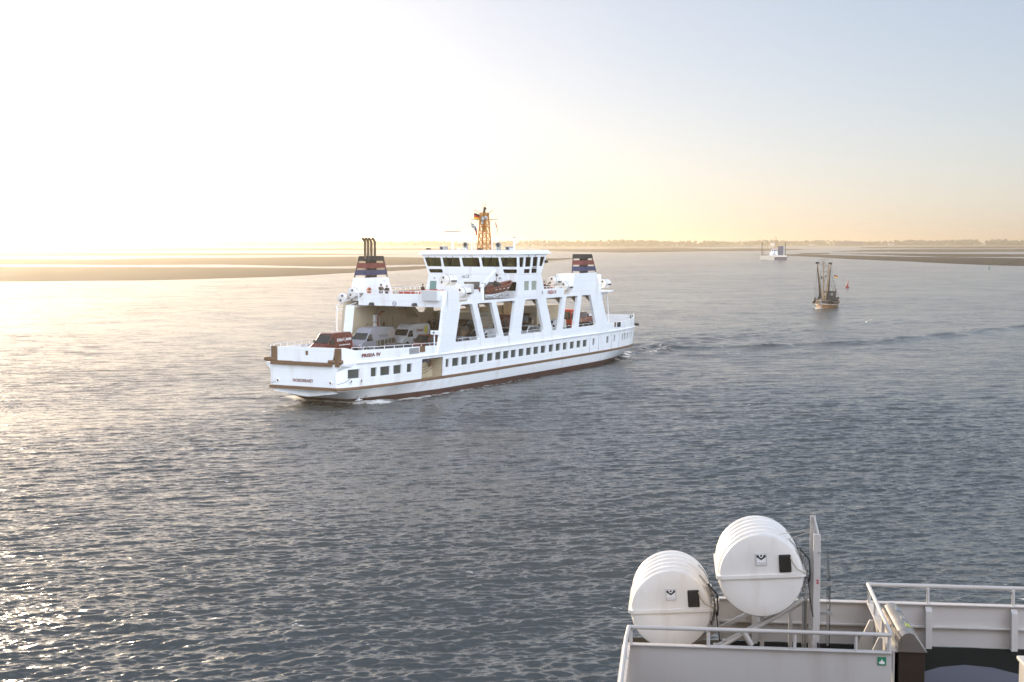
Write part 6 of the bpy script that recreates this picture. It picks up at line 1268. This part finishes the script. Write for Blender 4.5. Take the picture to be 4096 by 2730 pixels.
for z in (13.4, 14.9, 16.0, 17.0): mb.tube([(.3, 6, z), (3.0, 6, z)], .14, 4)
mb.tube([(-7, 6, 15.6), (-5.4, 6, 15.6)], .12, 4); mb.tube([(.2, 6, 11.6), (3.4, 6, 12.4)], .2, 4); mb.build('lattice_mast', mat('ochre masts', (.35, .2, .06), .6), BG)
mb = MB(); mb.tube([(-.5, 3, 4), (.6, 2.5, 8)], .35, 5); mb.sph((1.2, 2, 4.4), .8, 8, 6); mb.sph((-.8, 2, 5), .6, 8, 6); mb.build('deck_gear', GALV, BG)
# buoys
def buoy(name, x, y, s, m, label, kind='spar', lean_=0, band=None):
    e = empty(name, label=label, cat='buoy', mw=Matrix.Translation((x, y, -.15)) @ Matrix.Rotation(R(lean_), 4, 'Y') @ Matrix.Scale(s, 4))
    mb = MB(); mb.rev([(.01, -.3), (.6, -.25), (.8, .1), (.8, .5), (.55, .75), (.3, .85)], 14); mb.build('float', m, e, smooth=True)
    mb = MB(); mb.rev([(.28, .8), (.24, 2.2), (.2, 2.3), (.2, 2.75), (.12, 2.85)], 12); tp = mb.build('tower', m, e, smooth=True)
    mb = MB(); mb.rev([(.12, 2.85), (.12, 3.0), (.02, 3.05)], 8); mb.build('lantern', DARKG, tp)
REDBU = mat('red buoy paint', (.24, .022, .02), .45, var=.2); GRBU = mat('green buoy paint', (.03, .16, .09), .5, var=.2)
buoy('buoy', 119.8, 508.7, .93, REDBU, 'red channel buoy leaning slightly, right of the shrimp cutter', lean_=7)
buoy('buoy', 287.0, 856.4, .80, GRBU, 'green channel buoy in front of the right hand sandbank')
buoy('buoy', 292.6, 1713.9, .85, BLACKP, 'tiny dark buoy just left of the work barge')
buoy('buoy', 178.5, 1309.0, .55, BLACKP, 'tiny dark buoy in mid channel, nearest one left of the barge')
buoy('buoy', 208.2, 1848.4, .5, BLACKP, 'tiny dark speck of a buoy farthest out in the channel')
# gulls
def gull(x, y, z, az, sc, up, label, bank=0):
    mw = Matrix.Translation((x, y, z)) @ Matrix.Rotation(R(90 - az), 4, 'Z') @ Matrix.Rotation(R(bank), 4, 'X') @ Matrix.Scale(sc, 4)
    mb = MB(); mb.ring([[(xx, r * math.cos(k * math.pi / 4) * .9, zz + r * math.sin(k * math.pi / 4)) for k in range(8)] for xx, r, zz in ((.30, .012, .01), (.25, .03, .01), (.2, .045, .02), (.14, .045, .02), (.06, .075, .0), (-.06, .08, -.005), (-.18, .05, 0), (-.27, .02, .01))])
    mb.add([(-.22, -.03, .01), (-.22, .03, .01), (-.38, .08, .01), (-.38, -.08, .01)], [(0, 1, 2, 3)])
    o = mb.build('seagull', mat('gull white feathers', (.75, .75, .74), .7), smooth=40); o.matrix_world = mw; setp(o, label, 'bird', 'seagulls in flight')
    for s in (-1, 1):
        mb = MB(); rows = []
        for t, ch, xx in ((0, .2, .06), (.3, .19, .12), (.6, .15, .08), (.85, .1, -.04), (1, .03, -.14)):
            yy = s * t * .62; zz = up[0] * t + up[1] * t * t
            rows.append([(xx, yy, zz), (xx - ch * .4, yy, zz + .015), (xx - ch, yy, zz), (xx - ch * .4, yy, zz - .01)])
        mb.ring(rows); mb.build('wing', mat('gull grey wing', (.42, .43, .45), .7), o, smooth=40)
    mb = MB(); mb.tube([(.29, 0, .01), (.36, 0, -.005)], .012, 5, .003); mb.build('beak', FG, o)
gull(*(11.19, 196.0, 1.92), 300, 1.0, (.75, -.35), 'seagull flying close in front of the ferry side below its aft windows', bank=25)
gull(*(37.42, 150.0, 8.04), 190, 1.0, (.5, -.25), 'seagull gliding low over the water right of the ferry wake')
# far shore things
far_house(1095, 4650, 92, 30, 13.5, 'long flat dark shed standing among the trees on the far shore', mat('dark far shed', (.10, .09, .08), .8), roof=False, cat='building', name='shed', win=False)
far_house(820, 4480, 12, 9, 8, 'small white house on the far shore right of the barge', MAT_WHITEFAR)
far_house(960, 4560, 14, 9, 5.5, 'low pale house half hidden below the far trees', MAT_FAR)
far_house(370, 4120, 12, 8, 7, 'white gabled house on the far shore left of the barge', MAT_WHITEFAR)
far_house(500, 4230, 22, 10, 6, 'long pale farmhouse on the far shore', MAT_FAR)
far_house(1250, 4700, 18, 10, 6, 'red roofed farmhouse at the right end of the far shore', MAT_FAR)
def far_mast(x, y, h, label, w=1.2, cat='mast', name='radio_mast'):
    mb = MB(); mb.tube([(0, 0, 0), (0, 0, h * .7)], w * .5, 6, w * .3); mb.tube([(0, 0, h * .7), (0, 0, h)], w * .22, 5, w * .12); mb.tube([(-w * 2, 0, h * .72), (w * 2, 0, h * .72)], w * .2, 4)
    o = mb.build(name, mat('hazy steel', (.2, .18, .17), .7)); o.location = (x, y, 3); setp(o, label, cat)
far_mast(783, 4500, 36, 'thin red and white radio mast left of the work barge', 1.6)
far_mast(1078, 4550, 34, 'slender lattice mast on the far shore right of the barge', 1.1)
far_mast(415, 4150, 26, 'left one of two close thin chimneys on the far shore', .9, 'chimney', 'chimney'); far_mast(440, 4150, 27, 'right one of two close thin chimneys on the far shore', .9, 'chimney', 'chimney')
def turbine(x, y, h, r, a0, label):
    e = empty('wind_turbine', (x, y, 2), 0, label, 'wind turbine', 'wind turbines beyond the far shore'); m = WHITE2
    mb = MB(); mb.tube([(0, 0, 0), (0, 0, h)], 1.4, 8, .8); mb.build('tower', m, e); mb = MB(); mb.box(-1, 1, -2, 3, h - 1, h + 1); mb.build('nacelle', m, e)
    for k in range(3): a = R(a0 + 120 * k); mb = MB(); mb.tube([(0, -2.2, h), (math.sin(a) * r, -2.2, h + math.cos(a) * r)], .7, 5, .15); mb.build('blade', m, e)
turbine(-10, 5600, 44, 13, 20, 'wind turbine far behind the lattice mast of the ferry'); turbine(-360, 5300, 38, 11, 50, 'faint wind turbine far behind between forward funnel and wheelhouse')
# withies: thin marker poles standing in the flats
rw = random.Random(21)
for k, (x, y, h) in enumerate([(92, 3000, 14), (165, 3200, 22), (215, 3100, 16), (400, 3300, 9), (470, 3400, 8), (350, 3350, 10), (560, 3350, 9), (600, 3380, 9), (690, 3300, 7)]):
    mb = MB(); mb.tube([(0, 0, -1), (.1, 0, h)], .32, 5, .16); mb.tube([(-.5, 0, h - 1), (.6, 0, h - .4)], .14, 4); o = mb.build('marker_pole', mat('tarred pole', (.05, .045, .04), .8)); o.location = (x, y, 0)
    setp(o, 'thin dark marker pole standing in the tidal flats below the far shore', 'pole', 'marker poles in the tidal flats')
# a row of birds resting on the far left bank
for k in range(6):
    mb = MB(); mb.sph((0, 0, .9), .9, 6, 5, (1.6, .8, .8)); mb.sph((1.1, 0, 1.7), .35, 6, 4); o = mb.build('resting_bird', BLACKP); o.location = (-505 + k * 7.5, 2790, .35); setp(o, 'dark bird resting in a row on the far left sandbank', 'bird', 'dark birds resting on the far sandbank')
